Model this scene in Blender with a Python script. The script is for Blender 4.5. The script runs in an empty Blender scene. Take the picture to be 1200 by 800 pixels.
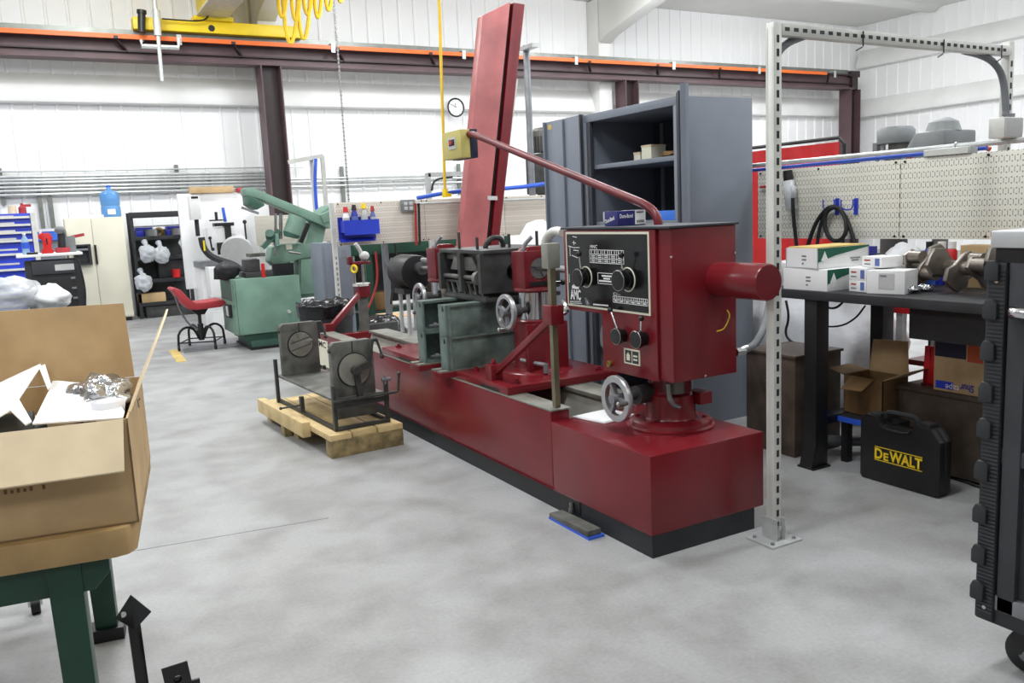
import bpy, bmesh, math, random
from mathutils import Vector, Matrix, noise
random.seed(7)
S = bpy.context.scene
COL = S.collection
V = Vector
PI = math.pi

# ------------------------------------------------------------------ camera
FPX, YAW, PITCH, ROLL, EYE = 1000.0, -.506, .151, -.047, 1.4
def _rot(a, b, c):
    ry = Matrix(((math.cos(a), 0, math.sin(a)), (0, 1, 0), (-math.sin(a), 0, math.cos(a))))
    rx = Matrix(((1, 0, 0), (0, math.cos(b), -math.sin(b)), (0, math.sin(b), math.cos(b))))
    rz = Matrix(((math.cos(c), -math.sin(c), 0), (math.sin(c), math.cos(c), 0), (0, 0, 1)))
    return rz @ rx @ ry
_MT = _rot(YAW, PITCH, ROLL).transposed()
EYEP = V((0, 0, EYE))
def _w(d):
    d = _MT @ V(d)
    return V((d[0], d[2], -d[1]))
def ray(x, y):
    return _w(((x-600)/FPX, (y-400)/FPX, 1))
def _pl(x, y, i, v):
    d = ray(x, y)
    return EYEP + d*((v-EYEP[i])/d[i])
def PX(x, y, v): return _pl(x, y, 0, v)
def PY(x, y, v): return _pl(x, y, 1, v)
def PZ(x, y, v=0.0): return _pl(x, y, 2, v)
cam_d = bpy.data.cameras.new('camera'); cam = bpy.data.objects.new('camera', cam_d)
COL.objects.link(cam)
cam_d.sensor_fit = 'HORIZONTAL'; cam_d.sensor_width = 36; cam_d.lens = FPX/1200*36
cam_d.clip_start = .02; cam_d.clip_end = 100
r_, u_, b_ = _w((1, 0, 0)), _w((0, -1, 0)), _w((0, 0, -1))
cam.matrix_world = Matrix(((r_[0], u_[0], b_[0], 0), (r_[1], u_[1], b_[1], 0), (r_[2], u_[2], b_[2], EYE), (0, 0, 0, 1)))
S.camera = cam

# ------------------------------------------------------------------ light
wd = bpy.data.worlds.new('world'); S.world = wd; wd.use_nodes = True
wd.node_tree.nodes['Background'].inputs[0].default_value = (.9, .95, 1, 1)
wd.node_tree.nodes['Background'].inputs[1].default_value = .3
# rows of high-bay LED panels under the roof
LIGHTS = [(x, y) for x in (-3.2, 1.2, 5.6, 10.0, 14.4) for y in (-2.5, 2.3, 7.1, 11.9)]
LAMP_W = 83
for (x, y) in LIGHTS:
    l = bpy.data.lights.new('high_bay_light', 'AREA'); l.shape = 'RECTANGLE'; l.size = 1.3; l.size_y = .6
    l.energy = LAMP_W*{-2.5: .5, 2.3: .97, 7.1: 1.1, 11.9: 1.2}[y]; l.color = (.94, .97, 1.0)
    o = bpy.data.objects.new('high_bay_light', l); o.location = (x, y, 5.3); COL.objects.link(o)
    l2 = bpy.data.lights.new('upper_wall_fill', 'POINT'); l2.shadow_soft_size = .3; l2.energy = l.energy*1.0; l2.color = l.color  # added fill point below each lamp, brightens upper wall and ceiling
    o2 = bpy.data.objects.new('upper_wall_fill', l2); o2.location = (x, y, 4.95); COL.objects.link(o2)
S.view_settings.view_transform = 'Standard'; S.view_settings.look = 'None'
S.view_settings.exposure = 0.0; S.view_settings.gamma = 1; S.view_settings.use_curve_mapping = False

# ------------------------------------------------------------------ materials
def lin(c):
    return tuple(((v/255)/12.92 if v/255 <= .04045 else ((v/255+.055)/1.055)**2.4) for v in c)
MATS = {}
def mat(name, rgb, rough=.5, metal=0.0, var=.12, scale=6.0, bump=0.0, bscale=60.0, alpha=1.0, trans=0.0, spec=.5, emit=None, rgb2=None, coat=0):
    m = bpy.data.materials.new(name); m.use_nodes = True
    nt = m.node_tree; N = nt.nodes; L = nt.links
    b = N['Principled BSDF']
    tc = N.new('ShaderNodeTexCoord')
    nz = N.new('ShaderNodeTexNoise'); nz.inputs['Scale'].default_value = scale; nz.inputs['Detail'].default_value = 5
    L.new(tc.outputs['Object'], nz.inputs['Vector'])
    rp = N.new('ShaderNodeValToRGB')
    c = lin(rgb); c2 = lin(rgb2) if rgb2 else tuple(v*(1-2*var) for v in c); c1 = c if rgb2 else tuple(min(1, v*(1+var)) for v in c)
    rp.color_ramp.elements[0].color = (*c2, 1); rp.color_ramp.elements[1].color = (*c1, 1)
    rp.color_ramp.elements[0].position = .3; rp.color_ramp.elements[1].position = .7
    L.new(nz.outputs[0], rp.inputs[0]); L.new(rp.outputs[0], b.inputs['Base Color'])
    b.inputs['Roughness'].default_value = rough; b.inputs['Metallic'].default_value = metal
    b.inputs['Specular IOR Level'].default_value = spec
    b.inputs['Alpha'].default_value = alpha
    b.inputs['Transmission Weight'].default_value = trans
    b.inputs['Coat Weight'].default_value = coat
    if emit:
        b.inputs['Emission Color'].default_value = (*lin(rgb), 1); b.inputs['Emission Strength'].default_value = emit
    if bump:
        n2 = N.new('ShaderNodeTexNoise'); n2.inputs['Scale'].default_value = bscale; n2.inputs['Detail'].default_value = 3
        L.new(tc.outputs['Object'], n2.inputs['Vector'])
        bp = N.new('ShaderNodeBump'); bp.inputs['Strength'].default_value = bump; bp.inputs['Distance'].default_value = .01
        L.new(n2.outputs[0], bp.inputs['Height']); L.new(bp.outputs[0], b.inputs['Normal'])
    MATS[name] = m
    return m

# ------------------------------------------------------------------ geometry helpers
class G:
    """collects shapes; one G becomes one mesh object"""
    def __init__(s): s.v = []; s.f = []
    def add(s, vs, fs):
        n = len(s.v); s.v += [V(p) for p in vs]; s.f += [tuple(i+n for i in f) for f in fs]; return s
    def box(s, x0, x1, y0, y1, z0, z1):
        vs = [(x, y, z) for x in (x0, x1) for y in (y0, y1) for z in (z0, z1)]
        return s.add(vs, [(0, 1, 3, 2), (4, 6, 7, 5), (0, 4, 5, 1), (2, 3, 7, 6), (0, 2, 6, 4), (1, 5, 7, 3)])
    def obox(s, c, ax, ay, az, sx, sy, sz):
        """oriented box: centre, three axes, full sizes"""
        c = V(c); ax = V(ax).normalized()*sx/2; ay = V(ay).normalized()*sy/2; az = V(az).normalized()*sz/2
        vs = [c+ax*i+ay*j+az*k for i in (-1, 1) for j in (-1, 1) for k in (-1, 1)]
        return s.add(vs, [(0, 1, 3, 2), (4, 6, 7, 5), (0, 4, 5, 1), (2, 3, 7, 6), (0, 2, 6, 4), (1, 5, 7, 3)])
    def beam(s, p, q, w, h, up=(0, 0, 1)):
        """square bar from p to q"""
        p, q = V(p), V(q); d = (q-p); L = d.length; d.normalize()
        sd = d.cross(V(up))
        if sd.length < 1e-4: sd = d.cross(V((1, 0, 0)))
        sd.normalize(); u = sd.cross(d)
        return s.obox((p+q)/2, d, sd, u, L, w, h)
    def cyl(s, p, q, r, n=16, r2=None, cap=True):
        p, q = V(p), V(q); r2 = r if r2 is None else r2
        d = (q-p).normalized(); a = d.orthogonal().normalized(); b = d.cross(a)
        vs = []
        for k in range(n):
            t = 2*PI*k/n; e = a*math.cos(t)+b*math.sin(t); vs += [p+e*r, q+e*r2]
        fs = [(2*k, 2*((k+1) % n), 2*((k+1) % n)+1, 2*k+1) for k in range(n)]
        if cap: fs += [tuple(2*k for k in range(n))[::-1], tuple(2*k+1 for k in range(n))]
        return s.add(vs, fs)
    def lathe(s, prof, o, d, n=24):
        """prof: list of (radius, along)"""
        o = V(o); d = V(d).normalized(); a = d.orthogonal().normalized(); b = d.cross(a)
        vs = []; m = len(prof)
        for k in range(n):
            t = 2*PI*k/n; e = a*math.cos(t)+b*math.sin(t)
            vs += [o+e*max(r, 1e-4)+d*h for r, h in prof]
        fs = [(k*m+i, ((k+1) % n)*m+i, ((k+1) % n)*m+i+1, k*m+i+1) for k in range(n) for i in range(m-1)]
        return s.add(vs, fs)
    def ring(s, o, d, R, r, n=28, m=8):
        o = V(o); d = V(d).normalized(); a = d.orthogonal().normalized(); b = d.cross(a); vs = []
        for k in range(n):
            t = 2*PI*k/n; e = a*math.cos(t)+b*math.sin(t)
            for j in range(m):
                u = 2*PI*j/m; vs.append(o+e*(R+r*math.cos(u))+d*r*math.sin(u))
        return s.add(vs, [(k*m+j, ((k+1) % n)*m+j, ((k+1) % n)*m+(j+1) % m, k*m+(j+1) % m) for k in range(n) for j in range(m)])
    def tube(s, pts, r, n=8, sub=0):
        pts = [V(p) for p in pts]
        for _ in range(sub):   # corner cutting
            q = [pts[0]]
            for a, b in zip(pts, pts[1:]): q += [a*.75+b*.25, a*.25+b*.75]
            pts = q+[pts[-1]]
        vs = []; a = None
        for i, p in enumerate(pts):
            d = (pts[min(i+1, len(pts)-1)]-pts[max(i-1, 0)]).normalized()
            a = d.orthogonal().normalized() if a is None else (a-d*a.dot(d)).normalized()
            b = d.cross(a)
            vs += [p+(a*math.cos(2*PI*k/n)+b*math.sin(2*PI*k/n))*r for k in range(n)]
        fs = [(i*n+k, i*n+(k+1) % n, (i+1)*n+(k+1) % n, (i+1)*n+k) for i in range(len(pts)-1) for k in range(n)]
        fs += [tuple(range(n))[::-1], tuple((len(pts)-1)*n+k for k in range(n))]
        return s.add(vs, fs)
    def prism(s, poly, o, ua, ub, d):
        """polygon (a,b) in plane o+ua*a+ub*b, extruded by vector d"""
        o, ua, ub, d = V(o), V(ua), V(ub), V(d); n = len(poly)
        vs = [o+ua*a+ub*b for a, b in poly]; vs += [p+d for p in vs]
        return s.add(vs, [tuple(range(n))[::-1], tuple(range(n, 2*n))]+[(i, (i+1) % n, n+(i+1) % n, n+i) for i in range(n)])
    def plate_hole(s, w, h, r, o, ua, ub, d, n=24):
        """rectangular plate w x h with a round hole, centred on o, thickness vector d"""
        o, ua, ub, d = V(o), V(ua), V(ub), V(d); vs = []
        def rect(t):
            c, q = math.cos(t), math.sin(t); k = min(w/2/max(abs(c), 1e-6), h/2/max(abs(q), 1e-6)); return (c*k, q*k)
        cor = math.atan2(h, w)
        ts = sorted(set([2*PI*k/n for k in range(n)]+[cor, PI-cor, PI+cor, 2*PI-cor])); n = len(ts)
        for t in ts:
            x, y = rect(t); A = o+ua*x+ub*y; B = o+ua*r*math.cos(t)+ub*r*math.sin(t); vs += [A, B, A+d, B+d]
        fs = []
        for k in range(n):
            a, b = 4*k, 4*((k+1) % n); fs += [(a, a+1, b+1, b), (a+2, b+2, b+3, a+3), (a, b, b+2, a+2), (a+1, a+3, b+3, b+1)]
        return s.add(vs, fs)
    def blob(s, c, rx, ry, rz, n=14, m=9, amp=.2, seed=0):
        """crumpled closed lump"""
        c = V(c); vs = []
        if amp: n, m = max(n, 30), max(m, 20)
        for i in range(m+1):
            a = PI*i/m
            for k in range(n):
                t = 2*PI*k/n; d = V((math.sin(a)*math.cos(t), math.sin(a)*math.sin(t), math.cos(a)))
                j = 1+(amp*(1.5*noise.noise(d*2.1+V((seed*3.7, seed*1.3, 0)))+.9*abs(noise.noise(d*5.3+V((seed, 0, seed))))) if amp else 0)
                vs.append(c+V((rx*d.x, ry*d.y, rz*d.z))*j)
        return s.add(vs, [(i*n+k, i*n+(k+1) % n, (i+1)*n+(k+1) % n, (i+1)*n+k) for i in range(m) for k in range(n)])

ORG = {}       # world origin of every thing (for parts given in world coordinates)
def mesh_of(name, g, material, org, bevel=0.0, smooth=True, seg=2):
    bm = bmesh.new()
    vs = [bm.verts.new(p-org) for p in g.v]
    for f in g.f:
        try: bm.faces.new([vs[i] for i in f])
        except ValueError: pass
    bmesh.ops.remove_doubles(bm, verts=bm.verts, dist=2e-5)
    bmesh.ops.recalc_face_normals(bm, faces=bm.faces)
    if bevel:
        es = [e for e in bm.edges if len(e.link_faces) == 2 and e.calc_face_angle(0) > .6]
        bmesh.ops.bevel(bm, geom=es, offset=bevel, segments=seg, profile=.6, affect='EDGES', clamp_overlap=True)
    me = bpy.data.meshes.new(name); bm.to_mesh(me); bm.free()
    me.materials.append(MATS[material] if isinstance(material, str) else material)
    if smooth:
        for p in me.polygons: p.use_smooth = True
        if not (isinstance(material, str) and material in ('poly', 'poly_white', 'foil', 'black_bag', 'sheet_white')): me.set_sharp_from_angle(angle=math.radians(38))
    return me
def obj(name, g, material, parent=None, bevel=0.0, smooth=True, seg=2):
    org = ORG.get(parent.name, V((0, 0, 0))) if parent else V((0, 0, 0))
    me = mesh_of(name, g, material, org, bevel, smooth, seg)
    o = bpy.data.objects.new(name, me); COL.objects.link(o)
    if parent: o.parent = parent
    ORG[o.name] = org
    return o
def tag(o, label=None, cat=None, group=None, kind=None):
    if label: o['label'] = label
    if cat: o['category'] = cat
    if group: o['group'] = group
    if kind: o['kind'] = kind
    return o
def thing(name, label, cat, loc=(0, 0, 0), group=None):
    o = bpy.data.objects.new(name, None); COL.objects.link(o); o.empty_display_size = .1
    o.location = loc; ORG[o.name] = V(loc)
    return tag(o, label, cat, group)
def solo(name, g, material, label, cat, group=None, bevel=0.0, smooth=True, kind=None):
    """a thing that is one mesh; its origin goes to its base"""
    xs = [p for p in g.v]
    org = V((sum(p.x for p in xs)/len(xs), sum(p.y for p in xs)/len(xs), min(p.z for p in xs)))
    me = mesh_of(name, g, material, org, bevel, smooth)
    o = bpy.data.objects.new(name, me); COL.objects.link(o); o.location = org; ORG[o.name] = org
    return tag(o, label, cat, group, kind)
def struct(name, g, material, parent=None, bevel=0.0, smooth=True):
    o = obj(name, g, material, parent, bevel, smooth)
    if not parent: o['kind'] = 'structure'
    return o
def clone(root, delta, label=None, group=None, rotz=None):
    def cp(o, par):
        c = o.copy(); COL.objects.link(c); c.parent = par; ORG[c.name] = ORG[par.name] if par else V((0, 0, 0))
        for ch in list(o.children): cp(ch, c)
        return c
    c = root.copy(); COL.objects.link(c); c.location = root.location+V(delta); ORG[c.name] = V(c.location)
    if rotz is not None: c.rotation_euler.z = rotz
    for ch in list(root.children): cp(ch, c)
    if label: c['label'] = label
    if group: c['group'] = group
    return c
def text(name, body, o, right, up, h, w, material, parent, lift=.0012, bold=0.0, thick=.0006):
    """flat raised lettering; o = lower left corner, fitted into w x h"""
    cu = bpy.data.curves.new('t', 'FONT'); cu.body = body; cu.size = 1; cu.offset = bold; cu.resolution_u = 3
    t = bpy.data.objects.new('t', cu); COL.objects.link(t)
    dg = bpy.context.evaluated_depsgraph_get(); me = bpy.data.meshes.new_from_object(t.evaluated_get(dg))
    bpy.data.objects.remove(t); bpy.data.curves.remove(cu)
    xs = [v.co.x for v in me.vertices]; ys = [v.co.y for v in me.vertices]
    x0, x1, y0, y1 = min(xs), max(xs), min(ys), max(ys)
    right, up = V(right).normalized(), V(up).normalized(); nrm = right.cross(up); o = V(o)
    org = ORG.get(parent.name, V((0, 0, 0)))
    for v in me.vertices:
        v.co = o+right*((v.co.x-x0)/(x1-x0)*w)+up*((v.co.y-y0)/(y1-y0)*h)+nrm*lift-org
    me.materials.append(MATS[material])
    ob = bpy.data.objects.new(name, me); COL.objects.link(ob); ob.parent = parent; ORG[ob.name] = org
    return ob
# ------------------------------------------------------------------ material list
for a in [
 ('room_grey', (150, 150, 150), .7, 0, .05, .5), ('rod_olive', (128, 122, 100), .4, .6, .1, 8), ('wall_white', (246, 246, 246), .55, 0, .03, .6), ('liner_white', (232, 232, 230), .75, 0, .05, 1.2), ('ceiling_white', (222, 222, 218), .8, 0, .04, .5),
 ('brown_steel', (92, 70, 74), .5, 0, .12, 3), ('dark_brown', (50, 36, 38), .5, 0, .1, 3), ('orange', (236, 110, 40), .45, 0, .06, 4), ('rail_grey', (128, 132, 126), .4, .5, .1, 5),
 ('galv', (196, 199, 198), .36, .35, .08, 14), ('galv_light', (212, 212, 206), .4, .2, .05, 10), ('steel', (150, 150, 150), .32, .9, .12, 14), ('dull_steel', (140, 142, 146), .5, .5, .12, 14), ('chrome', (205, 205, 208), .16, 1, .04, 10),
 ('yellow', (240, 208, 20), .45, 0, .05, 4), ('yellow_cable', (224, 186, 40), .5, 0, .05, 8), ('black', (20, 20, 22), .45, 0, .15, 10), ('black_gloss', (16, 16, 18), .22, 0, .1, 10), ('soft_black', (38, 39, 42), .6, 0, .15, 8),
 ('wheel_steel', (186, 187, 190), .34, .8, .05, 10), ('red_paint', (114, 25, 33), .27, 0, .07, 5), ('red_worn', (108, 26, 34), .36, 0, .16, 8), ('red_bright', (200, 30, 32), .4, 0, .08, 5), ('red_sheen', (180, 104, 104), .38, 0, .14, 3), ('red_deep', (112, 18, 28), .4, 0, .1, 4),
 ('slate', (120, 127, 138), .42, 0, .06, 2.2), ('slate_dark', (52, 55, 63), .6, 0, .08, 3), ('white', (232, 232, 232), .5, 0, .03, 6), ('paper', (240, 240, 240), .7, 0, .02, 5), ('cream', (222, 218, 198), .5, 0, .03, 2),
 ('card', (190, 160, 118), .8, 0, .08, 8), ('card_light', (226, 206, 172), .8, 0, .06, 8), ('card_dark', (128, 98, 62), .85, 0, .16, 8), ('wood_block', (178, 146, 98), .55, 0, .16, 5), ('pine', (216, 190, 138), .65, 0, .12, 9), ('pine_dirty', (150, 132, 92), .75, 0, .3, 16),
 ('green_bench', (26, 66, 50), .4, 0, .1, 5), ('green_machine', (118, 150, 134), .45, 0, .1, 4), ('green_dark', (62, 98, 84), .5, 0, .12, 5), ('green_iron', (104, 119, 113), .55, .1, .3, 9), ('iron', (108, 108, 103), .5, .35, .25, 11), ('iron_dark', (72, 73, 72), .5, .35, .2, 10), ('iron_way', (150, 150, 140), .42, .5, .14, 9), ('bed_grey', (168, 168, 158), .55, .1, .12, 4),
 ('blue', (38, 62, 190), .4, 0, .06, 5), ('blue_deep', (30, 44, 158), .4, 0, .08, 5), ('blue_light', (60, 120, 220), .4, 0, .06, 5), ('navy', (36, 36, 108), .45, 0, .06, 5), ('navy_label', (30, 36, 58), .6, 0, .1, 5),
 ('green_label', (20, 92, 70), .55, 0, .06, 5), ('label_grey', (190, 190, 190), .6, 0, .05, 9), ('label_orange', (190, 82, 40), .6, 0, .1, 5), ('ink', (40, 40, 46), .6, 0, .05, 5), ('ink_grey', (120, 122, 130), .6, 0, .05, 5), ('ink_blue', (90, 110, 170), .6, 0, .05, 5),
 ('rubber', (28, 28, 30), .6, 0, .1, 12), ('hose_grey', (120, 124, 128), .5, .1, .1, 12), ('rust_box', (88, 76, 66), .6, .1, .25, 7), ('tape_yellow', (214, 186, 110), .6, 0, .1, 9), ('box_yellow', (190, 178, 104), .5, 0, .05, 5),
 ('seat_red', (170, 50, 58), .5, 0, .08, 6), ('cable_blue', (50, 96, 214), .45, 0, .05, 5), ('cable_red', (170, 44, 40), .5, 0, .05, 5), ('motor_grey', (128, 132, 134), .5, .2, .1, 6), ('cart_grey', (58, 60, 64), .5, .15, .12, 7), ('tray_grey', (196, 198, 200), .35, .5, .05, 7), ('brass', (150, 120, 60), .4, .6, .1, 6), ('sheet_white', (232, 232, 236), .55, 0, .04, 5), ('gold', (236, 200, 20), .4, 0, .03, 5), ('crank', (138, 130, 122), .36, .65, .16, 8), ('glass', (240, 244, 246), .15, 0, .02, 5)]:
    mat(*a)
for n in ('iron', 'iron_dark', 'green_iron', 'rust_box', 'red_worn', 'crank'):
    MATS[n].node_tree.nodes['Principled BSDF'].inputs['Specular IOR Level'].default_value = .4
mat('foil', (196, 198, 202), .22, .9, .1, 20, bump=.8, bscale=38)
mat('poly', (222, 226, 230), .2, 0, .08, 10, bump=.6, bscale=26, alpha=.62)
mat('poly_white', (226, 228, 232), .32, 0, .06, 6, bump=.5, bscale=14)
mat('black_bag', (16, 16, 20), .22, 0, .1, 8, bump=.9, bscale=16)
mat('water_blue', (96, 160, 222), .12, 0, .05, 5, alpha=.8)
mat('clear_bottle', (170, 205, 230), .15, 0, .05, 5, alpha=.7)

def concrete():
    m = mat('concrete', (176, 178, 180), .5, 0, .1, .6)
    nt = m.node_tree; N = nt.nodes; L = nt.links; b = N['Principled BSDF']
    tc = [n for n in N if n.type == 'TEX_COORD'][0]
    def noise(s, d, dist=0):
        n = N.new('ShaderNodeTexNoise'); n.inputs['Scale'].default_value = s; n.inputs['Detail'].default_value = d; n.inputs['Distortion'].default_value = dist
        L.new(tc.outputs['Object'], n.inputs['Vector']); return n
    def ramp(n, c0, c1, p0, p1):
        r = N.new('ShaderNodeValToRGB'); r.color_ramp.elements[0].color = (*lin(c0), 1); r.color_ramp.elements[1].color = (*lin(c1), 1)
        r.color_ramp.elements[0].position = p0; r.color_ramp.elements[1].position = p1; L.new(n.outputs[0], r.inputs[0]); return r
    a = ramp(noise(.7, 5, .1), (161, 161, 161), (172, 173, 174), .3, .7)
    c = ramp(noise(3.5, 9, .2), (214, 212, 210), (255, 255, 255), .32, .6)
    d = ramp(noise(70, 3), (232, 232, 232), (255, 255, 255), .3, .7)
    def mul(x, y, f):
        k = N.new('ShaderNodeMix'); k.data_type = 'RGBA'; k.blend_type = 'MULTIPLY'; k.inputs[0].default_value = f
        L.new(x, k.inputs[6]); L.new(y, k.inputs[7]); return k.outputs[2]
    L.new(mul(mul(a.outputs[0], c.outputs[0], .8), d.outputs[0], .7), b.inputs['Base Color'])
    rr = N.new('ShaderNodeMapRange'); rr.inputs[3].default_value = .34; rr.inputs[4].default_value = .56
    L.new(noise(2.2, 5, .5).outputs[0], rr.inputs[0]); L.new(rr.outputs[0], b.inputs['Roughness'])
    b.inputs['Specular IOR Level'].default_value = .4
concrete()

def pegboard_mat(name, axis, rgb):
    """enamelled panel punched with rows of one-inch slots and pairs of round holes"""
    m = mat(name, rgb, .45, 0, .02, 3)
    nt = m.node_tree; N = nt.nodes; L = nt.links; b = N['Principled BSDF']
    base = b.inputs['Base Color'].links[0].from_socket
    tc = [n for n in N if n.type == 'TEX_COORD'][0]
    sp = N.new('ShaderNodeSeparateXYZ'); L.new(tc.outputs['Object'], sp.inputs[0])
    def ma(op, a, c=None):
        k = N.new('ShaderNodeMath'); k.operation = op
        for i, q in enumerate((a, c)):
            if q is None: continue
            if isinstance(q, (int, float)): k.inputs[i].default_value = q
            else: L.new(q, k.inputs[i])
        return k.outputs[0]
    u = ma('FRACT', ma('ADD', ma('DIVIDE', sp.outputs[axis], .0254), 100.25))
    w = ma('FRACT', ma('DIVIDE', sp.outputs[2], .0508))
    slot = ma('MULTIPLY', ma('LESS_THAN', ma('ABSOLUTE', ma('SUBTRACT', u, .25)), .07), ma('LESS_THAN', ma('ABSOLUTE', ma('SUBTRACT', w, .5)), .25))
    dv = ma('MULTIPLY', ma('SUBTRACT', ma('ABSOLUTE', ma('SUBTRACT', w, .5)), .27), 2)
    du = ma('SUBTRACT', u, .75)
    hole = ma('LESS_THAN', ma('ADD', ma('MULTIPLY', du, du), ma('MULTIPLY', dv, dv)), .022)
    mk = ma('MAXIMUM', slot, hole)
    mx = N.new('ShaderNodeMix'); mx.data_type = 'RGBA'; L.new(mk, mx.inputs[0]); L.new(base, mx.inputs[6]); mx.inputs[7].default_value = (.2, .19, .17, 1)
    L.new(mx.outputs[2], b.inputs['Base Color'])
pegboard_mat('peg_y', 1, (226, 224, 212))
pegboard_mat('peg_x', 0, (216, 208, 196))

# ------------------------------------------------------------------ the setting
WY, WX, CZ = 15.3, 18.96, 5.62
floor = struct('floor', G().box(-7, WX, -6, WY, -.2, 0), 'concrete', smooth=False)
a, b = PZ(156, 645.5), PZ(360, 611); d = (b-a).normalized()
struct('control_joint', G().beam(a-d*.9, b+d*.1, .006, .0016), 'ink_grey', floor)
struct('ceiling', G().box(-7, WX+.3, -6, WY+.3, CZ, CZ+.2), 'ceiling_white', smooth=False)
struct('wall_left', G().box(-7.2, -7, -6, WY, 0, CZ), 'room_grey', smooth=False)
struct('wall_front', G().box(-7, WX, -6.2, -6, 0, CZ), 'room_grey', smooth=False)
wb = struct('wall_back', G().box(-7, WX+.3, WY, WY+.3, 0, CZ), 'wall_white', smooth=False)
wr = struct('wall_right', G().box(WX, WX+.3, -6, WY, 0, CZ), 'wall_white', smooth=False)
# ribbed sheet-metal panels, one mesh shared by all panels of a wall
PW = .305
prof = [(0, 0), (.008, .0), (.022, .018), (.05, .018), (.064, 0), (PW, 0), (PW, -.012), (0, -.012)]
pm = mesh_of('wall_panel', G().prism(prof, (0, 0, 0), (1, 0, 0), (0, -1, 0), (0, 0, CZ-.02)), 'wall_white', V((0, 0, 0)), smooth=False)
x = -4.0
while x < WX-PW:
    o = bpy.data.objects.new('wall_panel', pm); COL.objects.link(o); o.location = (x, WY-.013, .01); o.parent = wb; x += PW
pm2 = mesh_of('wall_panel', G().prism(prof, (0, 0, 0), (0, 1, 0), (-1, 0, 0), (0, 0, CZ-.02)), 'wall_white', V((0, 0, 0)), smooth=False)
y = 8.0
while y < WY-PW-.05:
    o = bpy.data.objects.new('wall_panel', pm2); COL.objects.link(o); o.location = (WX-.013, y, .01); o.parent = wr; y += PW
# liner fabric bulging over the girts
gp = [(0, .46), (.03, .44), (.13, .26), (.19, .13), (.2, .05), (.19, .012), (.17, 0), (.02, .0), (0, -.01)]
for z in (3.37,):
    struct('girt_liner', G().prism(gp, (-6.9, WY-.01, z), (0, -1, 0), (0, 0, 1), (WX+6.8, 0, 0)), 'liner_white', wb)
for z in (3.34, 4.55):
    struct('girt_liner', G().prism(gp, (WX-.01, 6, z), (-1, 0, 0), (0, 0, 1), (0, WY-6.1, 0)), 'liner_white', wr)
# roof frames wrapped in liner: column against the wall and tapered haunch
for n, fx in enumerate((3.86, 10.75)):
    g = G().box(fx-.16, fx+.16, WY-.42, WY-.02, 0, CZ-.02)
    struct('trim_%d' % (n+1), g, 'liner_white', bevel=.04)
    hp = [(0, 0), (0, -.9), (-.25, -.78), (-2.4, -.3), (-3.4, -.22), (-3.4, 0)]
    struct('trim_%d' % (n+4), G().prism(hp, (fx-.16, WY-.43, CZ-.01), (0, 1, 0), (0, 0, 1), (.32, 0, 0)), 'ceiling_white', bevel=.03)
# purlins behind the roof liner
for n, y in enumerate((13.2, 11.4)):
    struct('trim_%d' % (n+7), G().prism([(-.22, 0), (-.08, -.1), (.08, -.1), (.22, 0)], (8, y, CZ+.001), (0, 1, 0), (0, 0, 1), (WX-8.1, 0, 0)), 'ceiling_white')
# ------------------------------------------------------------------ crane runway on the back wall
RY = 14.72
def rz(y): return PY(0, y, RY).z
xe = PY(1003, 95, RY).x
g = thing('crane_runway', 'long brown steel crane runway beam with orange conductor bar along back wall', 'beam', (6, RY, rz(66)))
zb, zt = rz(66), rz(36)
obj('bottom_flange', G().box(-6.5, xe-.25, RY-.16, RY+.16, zb, zb+.04), 'brown_steel', g)
obj('web', G().box(-6.5, xe-.25, RY-.01, RY+.01, zb+.04, zt-.03), 'brown_steel', g)
obj('top_flange', G().box(-6.5, xe-.25, RY-.12, RY+.12, zt-.03, zt), 'dark_brown', g)
obj('stiffener_angle', G().box(-6.5, xe-.25, RY-.07, RY-.012, zb+.13, zb+.15), 'dark_brown', g)
obj('crane_rail', G().prism([(-.045, 0), (.045, 0), (.045, .02), (.03, .03), (.03, .11), (-.03, .11), (-.03, .03), (-.045, .02)], (-6.5, RY, zt), (0, 1, 0), (0, 0, 1), (xe+6.2, 0, 0)), 'rail_grey', g)
obj('conductor_bar', G().box(-6.5, PY(968, 90, RY-.2).x, RY-.235, RY-.19, rz(41.5), rz(36)), 'orange', g)
x = -5.4
while x < xe-1:
    obj('bracket', G().beam((x, RY-.2, rz(42)), (x+.16, RY-.03, rz(55)), .05, .03).box(x-.03, x+.03, RY-.25, RY-.17, rz(42), rz(38.5)), 'dark_brown', g); x += 1.72
x = -5.0
while x < xe-1:
    obj('splice_clip', G().box(x-.035, x+.035, RY-.25, RY-.236, rz(46), rz(34)).box(x-.035, x+.035, RY-.25, RY-.1, rz(34), rz(33.2)), 'galv', g); x += 2.46
obj('end_stop', G().box(xe-.32, xe, RY-.12, RY+.12, rz(41), rz(29)).box(xe-.25, xe-.05, RY-.1, RY+.1, zb, rz(41)), 'dark_brown', g)
for (px, nm) in ((317, 'beside the green band saw'), (735, 'behind the grey locker'), (996, 'in the far corner by the ribbed side wall')):
    cx = PY(px, 110, RY).x; w = .17
    c = thing('runway_column', 'brown steel H-section runway column ' + nm, 'column', (cx, RY, 0), 'crane runway columns')
    obj('flange', G().box(cx-w, cx-w+.02, RY-.18, RY+.18, .02, zb), 'brown_steel', c); obj('flange', G().box(cx+w-.02, cx+w, RY-.18, RY+.18, .02, zb), 'brown_steel', c)
    obj('web', G().box(cx-w+.02, cx+w-.02, RY-.008, RY+.008, .02, zb), 'dark_brown', c)
    obj('base_plate', G().box(cx-.24, cx+.24, RY-.24, RY+.24, 0, .02), 'brown_steel', c)

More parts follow.
